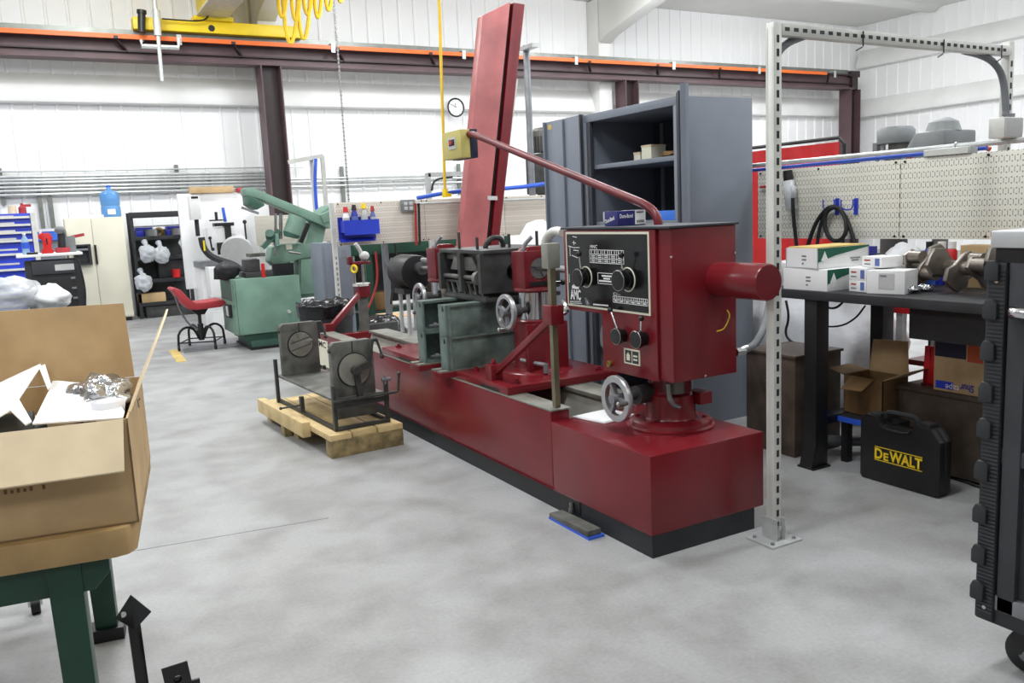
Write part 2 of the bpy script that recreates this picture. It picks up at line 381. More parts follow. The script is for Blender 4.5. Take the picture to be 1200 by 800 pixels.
# ------------------------------------------------------------------ overhead crane
TY = 14.66
x0, x1 = PY(155, 30, TY).x, PY(352, 38, TY).x; z0, z1 = PY(250, 41, TY).z, PY(250, 27, TY).z
c = thing('bridge_crane', 'bright yellow bridge crane end truck and girder on the runway', 'crane', ((x0+x1)/2, TY, z0))
et = obj('end_truck', G().box(x0, x1, TY-.13, TY+.13, z0, z1), 'yellow', c, bevel=.012)
for px in (248,):
    p = PY(px, 33, TY-.135); obj('axle_hole', G().cyl(p, p+V((0, .01, 0)), .05), 'black', et)
p0 = PY(156, 30, TY-.2)
obj('drive_motor', G().cyl(PY(166, 38, TY-.3), PY(166, 14, TY-.3), .055).cyl(PY(166, 16, TY-.3), PY(166, 12, TY-.3), .07), 'black', c)
gx = PY(257, 24, TY).x
obj('girder_seat', G().box(gx-.42, gx+.18, TY-.2, TY+.2, z1, z1+.06), 'yellow', c)
obj('girder', G().box(gx-.3, gx+.02, -5.5, TY+.2, z1+.06, CZ-.1), 'yellow', c, bevel=.01)
obj('girder_flange', G().box(gx-.38, gx+.1, -5.5, TY+.2, z1+.05, z1+.075), 'galv', c)
fp = [PY(245, 0, TY-.25), PY(245, 20, TY-.25), PY(236, 25, TY-.25), PY(215, 24, TY-.25), PY(190, 22, TY-.25)]
obj('power_cable', G().tube(fp, .012, 6, 2), 'black', c)
pp = [PY(181, -4, TY-.45), PY(185, 40, TY-.45), PY(190, 95, TY-.45)]
arm = obj('collector_arm', G().tube(pp, .03, 8).cyl(PY(183, 12, TY-.45), PY(185, 42, TY-.45), .055), 'galv', c)
q0, q1 = PY(166, 47, TY-.42), PY(209, 50, TY-.42)
obj('collector_shoe', G().tube([q0, PY(166, 54, TY-.42), PY(209, 56, TY-.42), PY(209, 45, TY-.42)], .035, 8), 'galv', arm)
# festoon cable loops hanging from the girder
fg = thing('festoon_cable', 'yellow festoon cable hanging in loops below crane girder', 'cable', PY(345, 0, 13.0))
for (a, b, low) in ((325, 336, 20), (331, 350, 51), (341, 352, 24), (348, 364, 46), (355, 366, 17), (368, 377, 21), (381, 389, 12), (396, 402, 2)):
    n = 8; pts = []
    for k in range(n+1):
        t = k/n; pts.append(PY(a+(b-a)*t, -12+(low+12)*math.sin(PI*t)**.6, 13.0))
    obj('loop', G().tube(pts, .028, 6, 1), 'yellow_cable', fg)
ft = PY(402, -13, 13.0)
obj('festoon_track', G().box(gx, ft.x+.1, 12.97, 13.03, ft.z, ft.z+.06).box(gx, gx+.05, 12.95, 13.05, ft.z, z1+.3), 'galv', fg)
# hoist chain
cy = 9.3; top = PY(394, -10, cy); top.z = CZ; bot = PY(409.5, 245, cy)
g = G(); n = 190; z = top.z
for k in range(n):
    zc = top.z+(bot.z-top.z)*k/n; h = (top.z-bot.z)/n
    if k % 2: g.obox((bot.x, cy, zc), (1, 0, 0), (0, 1, 0), (0, 0, 1), .022, .008, h*.8)
    else: g.obox((bot.x, cy, zc), (1, 0, 0), (0, 1, 0), (0, 0, 1), .008, .022, h*.8)
solo('hoist_chain', g, 'steel', 'thin steel hoist chain hanging in front of white wall', 'chain', smooth=False)
# yellow air hose drop
hp = [V((PY(514.5, -10, 8.05).x, 8.05, CZ)), PY(514.5, -10, 8.05), PY(517, 80, 8.05), PY(519.5, 160, 8.05), PY(521.5, 226, 8.05)]
h = thing('air_hose_drop', 'vertical yellow air hose dropping onto the pegboard of far bench', 'hose', hp[-1])
obj('hose', G().tube(hp, .016, 8, 1), 'yellow_cable', h)
obj('coupler', G().cyl(PY(521.5, 222, 8.05), PY(522, 231, 8.05), .03).box(hp[-1].x-.02, hp[-1].x+.06, 8.02, 8.08, hp[-1].z-.04, hp[-1].z-.005), 'yellow', h)
# wall clock
WC = WY-.2
ck = PY(534, 126, WC-.06)
c = thing('wall_clock', 'round wall clock with white face and black rim', 'clock', (ck.x, WC-.05, ck.z-.17))
obj('rim', G().ring((ck.x, WC-.07, ck.z), (0, 1, 0), .165, .016), 'black', c)
f = obj('face', G().cyl((ck.x, WC-.07, ck.z), (ck.x, WC-.03, ck.z), .16, 28), 'paper', c)
for k in range(12):
    t = k*PI/6; obj('hour_mark', G().obox((ck.x+.135*math.sin(t), WC-.072, ck.z+.135*math.cos(t)), (math.cos(t), 0, -math.sin(t)), (0, 1, 0), (math.sin(t), 0, math.cos(t)), .006, .003, .022), 'ink', f)
for t, L, nm in ((-1.05, .12, 'minute_hand'), (-.2, .08, 'hour_hand')):
    obj(nm, G().obox((ck.x+L/2*math.sin(t), WC-.075, ck.z+L/2*math.cos(t)), (math.cos(t), 0, -math.sin(t)), (0, 1, 0), (math.sin(t), 0, math.cos(t)), .009, .003, L), 'ink', c)
# conduits along the back wall
CY = WY-.12
for k, (ya, yb) in enumerate(((202, 199), (209, 205), (212.5, 208.5), (216.5, 212), (221.5, 216.5), (225.5, 220.5), (230, 225))):
    a = PY(-40, ya+1, CY); b = PY(149, yb, CY); b = b+(b-a)*(1.15 if k else 1.3); b.z = a.z = (a.z+b.z)/2
    solo('conduit', G().cyl(a, b, .022 if k else .012, 8), 'galv', ('topmost thin', 'second', 'third', 'fourth', 'fifth', 'sixth', 'lowest')[k] + ' galvanised conduit of the stack on back wall above blue tool chest', 'conduit', 'wall conduits above the tool chest')
for k, y in enumerate((208, 211.5, 217)):
    a, b = PY(334, y+2, CY), PY(560, y-6, CY); b.z = a.z
    solo('conduit', G().cyl(a, b, .02, 8), 'galv', ('topmost', 'middle', 'lowest')[k] + ' of three conduits on back wall above the far pegboard', 'conduit', 'wall conduits above the far pegboard')
def strut(g, p, q, w=.041, face=(0, -1, 0)):
    """slotted C channel drawn as a bar with recessed slots"""
    g.beam(p, q, w, w, face)
for (px, ya, yb, wh) in ((-1, 197, 240, 'above the blue tool chest'), (43, 206, 268, 'reaching through the conduit stack left of water jug'), (58, 228, 268, 'hanging below the lowest conduit left of water jug'), (206, 193, 225, 'above the black storage rack'), (244, 203, 226, 'above the milling machine'), (400, 195, 260, 'beside the hoist chain'), (537, 192, 228, 'next to the yellow hose drop')):
    a, b = PY(px, ya, CY+.05), PY(px+(yb-ya)*.085, yb, CY+.05); b.x = a.x
    solo('wall_strut', G().beam(a, b, .06, .05, (0, 1, 0)), 'rail_grey', 'grey wall strut holding conduits, ' + wh, 'strut', 'wall conduit struts')
# ------------------------------------------------------------------ line boring machine
XF, XB, YE, YF, YS = 2.024, 2.635, 2.58, 6.95, 3.315
Z0, ZD, ZW = .095, .424, .476
AX, AZ = 2.42, 1.088           # boring bar axis
def handwheel(o, d, R, parent, spokes=3, handle=True, t=.012, w=.024, a0=.5):
    o = V(o); d = V(d).normalized(); a = V((0, 0, 1)) if abs(d.z) < .9 else V((1, 0, 0)); a = (a-d*a.dot(d)).normalized(); b = d.cross(a)
    wh = obj('handwheel', G().lathe([(R-w, -t), (R-.003, -t), (R, -t*.6), (R, t*.6), (R-.003, t), (R-w, t), (R-w, -t)], o, d, 36), 'wheel_steel', parent)
    g = G().cyl(o-d*.02, o+d*.03, .022, 14)
    for k in range(spokes):
        q = a*math.cos(a0+2*PI*k/spokes)+b*math.sin(a0+2*PI*k/spokes); g.beam(o, o+q*(R-w*.8), .016, .02, d)
    obj('spokes', g, 'dull_steel', wh)
    if handle:
        q = (a*math.cos(a0+2*PI/spokes)+b*math.sin(a0+2*PI/spokes))*(R-w*.5); obj('grip', G().lathe([(0, 0), (.008, 0), (.013, .03), (.012, .06), (0, .068)], o+q, d, 10), 'steel', wh)
    return wh
M = thing('line_boring_machine', 'long red line boring machine with dial panel head and overhead control arm', 'machine', (2.33, 4.6, 0))
obj('plinth', G().box(XF+.006, XB-.05, YE+.006, YF-.1, 0, Z0), 'soft_black', M)
g = G().box(XF, XB, YE, YS, Z0, ZD)                                    # head end deck
g.box(XF, XF+.105, YS, YF, Z0, ZW-.008).box(XB-.105, XB, YS, YF, Z0, .40)   # front and rear walls
g.box(XF+.105, XB-.105, YF-.08, YF, Z0, .45).box(XF+.105, XB-.105, YS, YF-.08, Z0, .16)
bed = obj('bed', g, 'red_paint', M, bevel=.006)
obj('front_way', G().box(XF+.001, XF+.115, YS-.004, YF-.004, ZW-.008, ZW), 'iron_way', bed, bevel=.002)
obj('rear_way', G().box(2.38, 2.545, YS+.02, 6.75, ZW-.022, ZW), 'iron_way', bed, bevel=.002)
obj('rear_way_web', G().prism([(2.41, ZW-.022), (2.53, ZW-.022), (2.53, .17), (2.33, .17), (2.34, .22)], (0, YS+.01, 0), (1, 0, 0), (0, 0, 1), (0, 6.75-YS, 0)), 'bed_grey', bed)
# jacking recess with bolt under the bed
p = PX(675, 595, XF+.02); obj('jack_recess', G().box(XF+.002, XF+.0059, p.y-.06, p.y+.1, .03, Z0-.003), 'black', M)
obj('jack_bolt', G().cyl((XF-.006, p.y, .045), (XF-.006, p.y, .075), .009, 6).cyl((XF-.006, p.y, .03), (XF-.006, p.y, .05), .014, 12), 'steel', M)
# maker's plate near the far end of the bed
a, b = PX(377, 403, XF), PX(384, 425, XF)
y0, y1 = PX(385, 415, XF).y, PX(369, 410, XF).y
dec = obj('maker_plate', G().box(XF-.003, XF, y0, y1, .2, .42), 'cream', M)
text('lettering', 'AMC', (XF-.003, y1-.04, .36), (0, -1, 0), (0, 0, 1), .05, y1-y0-.08, 'ink', dec, bold=.02)

# head --------------------------------------------------------------
HX0, HX1, HY0, HYU, HYL = 2.25, 2.60, 2.70, 3.475, 3.175
ZH0, ZHM, ZH1 = .667, .925, 1.303
head = obj('head', G().prism([(HY0, ZH0), (HYL, ZH0), (HYL, ZHM), (HYU, ZHM), (HYU, ZH1), (HY0, ZH1)], (HX0, 0, 0), (0, 1, 0), (0, 0, 1), (HX1-HX0, 0, 0)), 'red_paint', M, bevel=.006)
CX = 2.236
obj('front_cover', G().prism([(2.785, ZH0-.004), (HYL+.005, ZH0-.004), (HYL+.005, ZHM-.005), (HYU+.005, ZHM-.005), (HYU+.005, ZH1-.004), (2.785, ZH1-.004)], (CX, 0, 0), (0, 1, 0), (0, 0, 1), (HX0-CX, 0, 0)), 'red_paint', head, bevel=.004)
obj('top_cover', G().box(HX0-.02, HX1+.01, HY0-.008, HYU+.02, ZH1, ZH1+.01), 'slate_dark', head, bevel=.002)
PXN = CX-.004
c0, c1 = PX(762, 370.5, PXN), PX(662.5, 272.5, PXN)
y0, y1, z0, z1 = c0.y, c1.y, .94, 1.291
dp = obj('dial_plate', G().box(PXN+.001, CX, y0, y1, z0, z1), 'cream', head)
bl = obj('black_panel', G().box(PXN-.001, PXN+.001, y0+.01, y1-.01, z0+.01, z1-.01), 'black_gloss', head)
LN = PXN-.0018
def ppt(x, y): return PX(x, y, LN)
g = G()
def line(p, q, w=.0026): g.beam(p, q, .0008, w, (0, 0, 1)) if abs((q-p).z) < abs((q-p).y) else g.obox((p+q)/2, (0, 1, 0), (1, 0, 0), (0, 0, 1), w, .0008, (q-p).length)
def table(xa, ya, xb, yb, nc, nr):
    a, b = ppt(xa, ya), ppt(xb, yb); ys = (b.y, a.y); zs = (b.z, a.z)
    for k in range(nc+1):
        y = a.y+(b.y-a.y)*k/nc; line(V((LN, y, zs[0])), V((LN, y, zs[1])), .0024)
    for k in range(nr+1):
        z = a.z+(b.z-a.z)*k/nr; line(V((LN, ys[0], z)), V((LN, ys[1], z)), .0024)
    return a, b
a, b = table(691, 292.5, 731, 309.5, 5, 3)
for r in range(3):
    for k in range(5):
        y = a.y+(b.y-a.y)*(k+.5)/5; z = a.z+(b.z-a.z)*(r+.5)/3
        for j in (-1, 1):
            if r == 0: g.obox((LN, y+j*.011, z), (0, 1, .25*j), (1, 0, 0), (0, 0, 1), .004, .0008, .014)
            else: g.obox((LN, y, z+j*.0035), (0, 1, 0), (1, 0, 0), (0, 0, 1), .03, .0008, .003)
a, b = table(718.5, 346.5, 759, 358.5, 6, 2)
for k in range(6):
    y = a.y+(b.y-a.y)*(k+.5)/6; z = a.z+(b.z-a.z)*.25; z2 = a.z+(b.z-a.z)*.75
    g.obox((LN, y+.008, z), (0, 1, .4), (1, 0, 0), (0, 0, 1), .004, .0008, .016).obox((LN, y-.007, z), (0, 1, -.3), (1, 0, 0), (0, 0, 1), .004, .0008, .016).obox((LN, y, z2), (0, 1, 0), (1, 0, 0), (0, 0, 1), .022, .0008, .006)
table(700.5, 319.5, 727, 334, 1, 1)
for (x, y, L) in ((712, 323.5, .09), (711, 326.5, .05), (711, 329.5, .12)):
    q = ppt(x, y); g.obox(q, (0, 1, 0), (1, 0, 0), (0, 0, 1), L, .0008, .007)
for (xa, ya, xb, yb) in ((666, 288, 672, 290), (672, 290, 679, 290), (666, 290, 670, 299), (670, 299, 677, 302), (671, 277, 676, 278), (672, 282, 673, 287), (671, 284, 675, 285), (672, 293, 678, 293.5), (667, 321, 667.5, 331)):
    line(ppt(xa, ya), ppt(xb, yb), .003)
for (xa, xb, y, h) in ((668, 681, 353, .004), (668, 682, 355, .004), (695, 713, 356.5, .007)):
    p, q = ppt(xa, y), ppt(xb, y+(.3 if xa < 690 else 1.6))
    n = int((p.y-q.y)/.008)
    for k in range(n):
        w = p+(q-p)*((k+.5)/n); g.obox(w, (0, 1, 0), (1, 0, 0), (0, 0, 1), .0055, .0008, h)
tag(obj('panel_markings', g, 'white', bl), kind='stuff')
q = ppt(669, 350.5); lw = q.y-ppt(681, 351.5).y
text('lettering', 'AMC', (LN, q.y, q.z), (0, -1, 0), (0, 0, 1), .05, lw, 'paper', bl, bold=.03)
q2 = q+V((0, -lw*.5, .053))
obj('emblem', G().prism([(-.028, 0), (-.03, .012), (-.016, .018), (-.014, .03), (-.004, .02), (0, .036), (.004, .02), (.014, .03), (.016, .018), (.03, .012), (.028, 0)], q2, (0, 1, 0), (0, 0, 1), (-.0008, 0, 0)), 'paper', bl)
for (t_, x, y, w, h) in (('MM/C', 692, 291, .055, .016), ('C/--', 719, 345.5, .05, .012)):
    q = ppt(x, y); text('lettering', t_, (LN, q.y, q.z), (0, -1, 0), (0, 0, 1), h, w, 'white', bl)
def dial(px, py, r, L, ball, X=PXN, ring=True, lev=.03):
    o = PX(px, py, X); k = obj('dial_knob', G().lathe([(0, -.001), (r*.82, -.001), (r*.82, L*.55), (r, L*.6), (r, L), (r*.9, L+.004), (0, L+.004)], o, (-1, 0, 0), 28), 'black_gloss', head)
    if ring: obj('dial_ring', G().ring(o-V((.002, 0, 0)), (1, 0, 0), r*1.13, .003), 'cream', k)
    obj('bezel', G().ring(o-V((L, 0, 0)), (1, 0, 0), r*.97, .0022), 'steel', k)
    s = o-V((L*.5, 0, 0)); b = PX(ball[0], ball[1], X-L*.75)
    s = s+(b-s).normalized()*r*.6
    obj('lever', G().cyl(s, b, .0042, 8), 'chrome', k)
    obj('lever_ball', G().blob(b, .0125, .0125, .0125, 14, 9, 0), 'black_gloss', k)
dial(687, 324.5, .042, .05, (678.5, 297.5)); dial(736, 327.5, .045, .055, (728, 299))
dial(731, 393, .036, .045, (715, 363), CX, False); dial(755.5, 396.5, .038, .05, (751.5, 373), CX, False)
y0, y1 = PX(750.5, 420, CX).y, PX(732, 418, CX).y; zc = PX(741, 418, CX).z
nb = obj('badge', G().box(CX-.003, CX, y0, y1, zc-.034, zc+.034), 'cream', head)
w = y1-y0
obj('badge_field', G().box(CX-.004, CX-.003, y0+w*.08, y0+w*.46, zc-.027, zc+.027).box(CX-.004, CX-.003, y0+w*.52, y0+w*.92, zc-.027, zc+.027), 'ink', nb)
obj('badge_emblem', G().prism([(-.012, -.018), (-.012, .008), (-.006, .01), (0, .02), (.006, .01), (.012, .008), (.012, -.018)], (CX-.004, y0+w*.72, zc), (0, 1, 0), (0, 0, 1), (-.0006, 0, 0)).box(CX-.0046, CX-.004, y0+w*.14, y0+w*.4, zc+.002, zc+.01).box(CX-.0046, CX-.004, y0+w*.14, y0+w*.4, zc-.014, zc-.006), 'cream', nb)
p = PX(715.5, 426, CX); obj('sight_glass', G().cyl(p, p-V((.012, 0, 0)), .014, 14).ring(p-V((.012, 0, 0)), (1, 0, 0), .012, .003), 'brass', head)
for (x, y) in ((786.5, 301), (861, 296), (826, 440)):
    p = PY(x, y, HY0-.001); obj('screw', G().cyl(p, p-V((0, .004, 0)), .005, 8), 'chrome', head)
# drive motor housing
mc = PY(842, 327, HY0); my1 = PX(901, 328, mc.x).y; mr = .0735
obj('motor_housing', G().lathe([(0, 0), (mr, 0), (mr, HY0-my1-.006), (mr-.004, HY0-my1), (0, HY0-my1)], mc, (0, -1, 0), 40), 'red_paint', head)
w0 = PY(852, 363, HY0-.004)
obj('yellow_wire', G().tube([w0, w0+V((.006, -.012, -.02)), PY(853, 377, HY0-.012), PY(848, 386, HY0-.012), PY(840, 388, HY0-.004)], .003, 6, 2), 'yellow_cable', head)
obj('rear_box', G().box(HX1, HX1+.045, HY0+.05, HY0+.35, .76, 1.1), 'red_deep', head, bevel=.004)
# flexible conduit from the back of the head
f0 = PY(866, 412, HY0+.1)
obj('conduit_fitting', G().cyl(f0-V((.02, 0, 0)), f0+V((.03, 0, 0)), .02, 6).cyl(f0, f0+V((.05, 0, .012)), .016, 10), 'chrome', head)
obj('flex_conduit', G().tube([f0+V((.03, 0, .005)), PY(884, 405, HY0+.1), PY(896, 384, HY0+.12), PY(901, 360, HY0+.16), PY(903, 330, HY0+.25)], .017, 10, 2), 'hose_grey', head)
# column carrying the head
fc = V((2.415, 2.925, ZD))
obj('column', G().lathe([(.195, 0), (.195, .008), (.183, .014), (.178, .03), (.165, .036), (.118, .04), (.112, .05), (.108, .145), (.095, .155), (.095, .25)], fc, (0, 0, 1), 40), 'red_paint', M)
for k in range(6):
    t = .3+k*PI/3; p = fc+V((.148*math.cos(t), .148*math.sin(t), .034)); obj('flange_bolt', G().cyl(p, p+V((0, 0, .012)), .011, 6), 'red_deep', M)
obj('clamp_block', G().box(fc.x+.06, fc.x+.13, fc.y-.13, fc.y-.04, ZD+.1, ZD+.155), 'red_deep', M, bevel=.004)
obj('gear_neck', G().cyl((fc.x, fc.y, ZD+.15), (fc.x, fc.y, ZH0), .085, 24).cyl((fc.x-.04, fc.y-.09, ZD+.165), (fc.x-.04, fc.y-.09, ZH0), .035, 14), 'iron', M)
p = PY(775, 462, 2.82); obj('clamp_lever', G().tube([PY(783, 450, 2.82), PY(784, 466, 2.81), PY(790, 476, 2.80), PY(797, 477, 2.79)], .011, 8, 2), 'steel', M)
wc = PX(723, 467, 2.14)
obj('wheel_shaft', G().cyl(wc, (2.4, wc.y+.02, wc.z), .02, 14).cyl((2.24, wc.y, wc.z), (2.36, wc.y+.01, wc.z), .042, 16), 'iron_dark', M)
handwheel(wc, (-1, 0, 0), .103, M, w=.03, a0=2.6)
# spindle nose and drive belt cover on the far side of the head
obj('spindle_nose', G().cyl((AX, HYU, AZ), (AX, HYU+.09, AZ), .03, 16).cyl((AX, HYU, AZ), (AX, HYU+.03, AZ), .05, 16), 'steel', M)
obj('cable_elbow', G().tube([PX(662, 272, 2.36)+V((0, .02, -.0)), PX(656, 270, 2.36)+V((0, .06, .0)), PX(651, 280, 2.36)+V((0, .1, 0)), PX(652, 296, 2.36)+V((0, .1, 0))], .024, 10, 2), 'galv_light', M)
# feed-drive housing behind the head
p = PX(712, 398, 2.3); obj('feed_housing', G().cyl((2.33, p.y+.02, p.z), (2.55, p.y+.02, p.z), .085, 24), 'hose_grey', M)
# overhead control arm
X = 2.42
arm = obj('control_arm', G().tube([PX(772, 266, X), PX(770, 252, X), PX(758, 240, X), PX(735, 231, X), PX(600, 176, X), PX(562, 160, X), PX(553, 157, X), PX(544, 157.5, X)], .0195, 12, 2), 'red_worn', M)
ya, yb = PX(519, 170, 2.36).y, PX(540, 170, 2.36).y; zc = PX(530, 170, 2.36).z
cb = obj('control_box', G().box(2.36, 2.425, yb, ya, zc-.085, zc+.085), 'box_yellow', M, bevel=.004)
obj('box_back', G().box(2.425, 2.475, yb-.004, ya+.004, zc-.087, zc+.087), 'navy_label', cb, bevel=.004)
obj('switch_plate', G().box(2.356, 2.36, yb+.07, yb+.17, zc-.025, zc+.045), 'label_grey', cb)
obj('switch_recess', G().box(2.354, 2.357, yb+.082, yb+.158, zc-.005, zc+.033), 'ink', cb)
obj('stop_button', G().cyl((2.357, yb+.125, zc+.014), (2.348, yb+.125, zc+.014), .014, 12), 'red_bright', cb)
obj('start_button', G().cyl((2.357, yb+.095, zc+.014), (2.349, yb+.095, zc+.014), .011, 12), 'black', cb)

# boring bar
solo('boring_bar', G().cyl((AX, 3.57, AZ), (AX, 5.62, AZ), .019, 14), 'steel', 'long polished boring bar running through both red support towers', 'bar')

# support towers ------------------------------------------------------
def tower(y0, label, reach):
    t = thing('bar_support_tower', label, 'machine tower', (AX, y0+.02, ZW), 'boring bar support towers')
    bp = obj('base_plate', G().box(XF+.005, XB+.09, y0-.3, y0+.32, ZW, ZW+.042), 'red_paint', t, bevel=.005)
    for (dx, dy) in ((.1, -.23), (.1, .24), (.62, -.23), (.62, .24)):
        p = V((XF+dx, y0+dy, ZW+.042)); obj('clamp_bolt', G().cyl(p, p+V((0, 0, .012)), .02, 12).cyl(p, p+V((0, 0, .022)), .011, 6), 'red_deep', bp)
    obj('slot', G().box(XF+.003, XF+.006, y0-.2, y0+.0, ZW+.004, ZW+.02), 'black', bp)
    cc = V((AX, y0+.05, 0))
    obj('column', G().lathe([(.2, ZW+.042), (.19, ZW+.05), (.135, ZW+.06), (.128, ZW+.08), (.125, .8), (.118, .806), (.0, .806)], cc, (0, 0, 1), 32), 'red_paint', t)
    obj('column_rib', G().box(AX-.13, AX+.13, y0-.075, y0-.04, ZW+.042, .79), 'red_paint', t, bevel=.006)
    obj('chrome_sleeve', G().cyl((AX, y0+.05, .8), (AX, y0+.05, .965), .098, 36), 'chrome', t)
    obj('collar', G().lathe([(.09, .955), (.118, .958), (.122, .968), (.118, .98), (.09, .984)], cc, (0, 0, 1), 32), 'red_worn', t)
    hd = obj('bearing_housing', G().plate_hole(.2, .2, .06, (AX, y0-.02, AZ-.005), (1, 0, 0), (0, 0, 1), (0, .14, 0)).box(AX-.1, AX+.1, y0-.012, y0+.11, .98, AZ-.1), 'red_worn', t, bevel=.006)
    obj('lower_slot', G().box(AX-.07, AX+.09, y0-.022, y0-.019, AZ-.098, AZ-.075), 'black', hd)
    obj('bearing_cap', G().cyl((AX, y0-.012, AZ), (AX, y0+.13, AZ), .0595, 32).cyl((AX, y0+.12, AZ), (AX, y0+.2, AZ), .056, 32), 'steel', t)
    g = G()
    for k in range(3):
        a = .9+k*2*PI/3; g.obox((AX+.038*math.cos(a), y0-.0125, AZ+.038*math.sin(a)), (math.cos(a), 0, math.sin(a)), (0, 1, 0), (-math.sin(a), 0, math.cos(a)), .034, .003, .004)
    obj('chuck_slots', g, 'black', t)
    obj('housing_top', G().prism([(-.08, 0), (-.05, .028), (.04, .028), (.075, 0)], (AX, y0, AZ+.09), (1, 0, 0), (0, 0, 1), (0, .1, 0)), 'red_paint', t, bevel=.004)
    lv = V((AX-.075, y0+.03, AZ+.1)); obj('clamp_lever', G().cyl(lv-V((0, 0, .05)), lv, .018, 12).tube([lv, lv+V((.01, 0, .03)), lv+V((.04, -.03, .07))], .012, 8, 1), 'dull_steel', t)
    lv = V((AX+.05, y0-.03, AZ-.087)); obj('lock_lever', G().cyl(lv, lv+V((.06, -.02, 0)), .008, 8).blob(lv+V((.072, -.024, .0)), .017, .017, .017, 12, 8, 0), 'black_gloss', t)
    wo = V((2.19, y0-.03, .865)); obj('wheel_shaft', G().cyl(wo, (AX-.09, y0+.0, wo.z), .018, 12).cyl((2.23, y0-.02, wo.z), (2.28, y0-.02, wo.z), .036, 14), 'iron_dark', t)
    handwheel(wo, (-1, 0, 0), .1, t, a0=1.2)
    lv = PZ(640, 437, ZW+.05) if reach else V((2.3, y0-.2, ZW+.05))
    if reach:
        obj('feed_crank', G().cyl(lv, lv+V((0, 0, .05)), .014, 10).tube([lv+V((0, 0, .045)), lv+V((-.03, .06, .05)), lv+V((-.06, .16, .06))], .012, 8, 1), 'dull_steel', t)
    return t
T1 = tower(4.03, 'near red boring bar support tower with propped diagonal rod, beside green parallels', True)
# diagonal prop with gauge rod on the near tower
pv = PX(579, 437, 2.085); bk = PX(652, 369, 2.085); rb = PZ(656.5, 476, ZW)
obj('pivot_block', G().box(2.05, 2.12, pv.y-.035, pv.y+.035, ZW+.042, pv.z+.05).cyl((2.085, pv.y, pv.z+.05), (2.085, pv.y, pv.z+.075), .014, 6), 'red_paint', T1, bevel=.004)
obj('diagonal_prop', G().beam((2.085, pv.y-.01, pv.z), (2.085, bk.y, bk.z), .03, .034), 'red_paint', T1, bevel=.006)
obj('prop_head', G().box(2.05, 2.12, rb.y-.04, rb.y+.04, bk.z-.045, bk.z+.045), 'red_paint', T1, bevel=.004)
obj('lock_handle', G().tube([(2.12, rb.y, bk.z), (2.16, rb.y-.01, bk.z+.005), (2.17, rb.y+.02, bk.z+.03), (2.165, rb.y+.04, bk.z+.055)], .012, 8, 1), 'chrome', T1)
tz = PX(652, 285, 2.085).z
obj('gauge_rod', G().box(2.071, 2.099, rb.y-.014, rb.y+.014, ZW+.001, tz-.02), 'rod_olive', T1)
obj('gauge_head', G().box(2.052, 2.118, rb.y-.028, rb.y+.03, tz-.115, tz), 'iron_way', T1, bevel=.004)
T2 = tower(5.2, 'far red boring bar support tower beside black motor, without diagonal prop', False)
# ------------------------------------------------------------------ tooling set up on the boring machine
for (y0, y1, nm) in ((4.37, 4.51, 'carrying the closed green parallel stack'), (4.68, 4.83, 'carrying the open green parallel stack')):
    s = thing('cross_saddle', 'red cross saddle with steel top lying across the bed, ' + nm, 'saddle', (2.28, (y0+y1)/2, ZW))
    obj('beam', G().box(1.95, XB-.01, y0, y1, ZW+.0005, ZW+.034), 'red_worn', s, bevel=.003)
    obj('top_strip', G().box(1.952, XB-.012, y0+.004, y0+.055, ZW+.034, ZW+.042).box(1.952, XB-.012, y1-.055, y1-.004, ZW+.034, ZW+.042), 'iron_way', s)
zs = ZW+.0425
def parallel(y0, y1, z0, z1, closed, label):
    p = thing('parallel_block', label, 'parallel block', (2.3, (y0+y1)/2, z0), 'green cast parallel blocks')
    x0, x1 = 2.0, 2.6; t = .014
    if closed:
        obj('body', G().box(x0+.012, x1, y0+.006, y1-.006, z0, z1), 'green_iron', p, bevel=.004)
        ef = obj('end_flange', G().box(x0, x0+.014, y0, y1, z0, z1), 'green_iron', p, bevel=.003)
        obj('edge_rib', G().box(x0+.014, x1-.002, y0-.004, y0+.008, z1-.012, z1-.0005).box(x0+.014, x0+.03, y0-.004, y0+.008, z0+.001, z1-.012), 'green_iron', p)
    else:
        g = G().box(x0+.014, x1, y1-t, y1, z0, z1).box(x0+.014, x1, y0, y1-t, z1-t, z1).box(x0+.014, x1, y0, y1-t, z0, z0+t).box(x1-t, x1, y0, y1-t, z0+t, z1-t).box(2.28, 2.295, y0+.01, y1-t, z0+t, z1-t)
        obj('body', g, 'green_iron', p)
        ef = obj('end_flange', G().box(x0, x0+.014, y0-.0, y1, z0, z1), 'green_iron', p, bevel=.003)
        obj('tie_bolt', G().cyl((2.05, y0+.03, z0+.03), (2.22, y0+.03, z0+.03), .009, 8).cyl((2.08, y0+.03, z0+.03), (2.1, y0+.03, z0+.03), .018, 6), 'dull_steel', p)
    obj('bolt_hole', G().cyl((x0-.0008, y0+.03, z1-.028), (x0+.002, y0+.03, z1-.028), .011, 10).box(x0-.0008, x0+.002, y0+.025, y0+.035, z1-.03, z1-.008), 'black', ef)
zm = zs+.19; ztp = .893
parallel(4.375, 4.47, zs, zm, True, 'lower closed-sided green cast parallel block next to near red tower')
parallel(4.375, 4.47, zm, ztp, True, 'upper closed-sided green cast parallel block next to near red tower')
parallel(4.70, 4.80, zs, zm, False, 'lower open-sided green cast parallel block showing dark recess')
parallel(4.70, 4.80, zm, ztp, False, 'upper open-sided green cast parallel block showing dark recess')
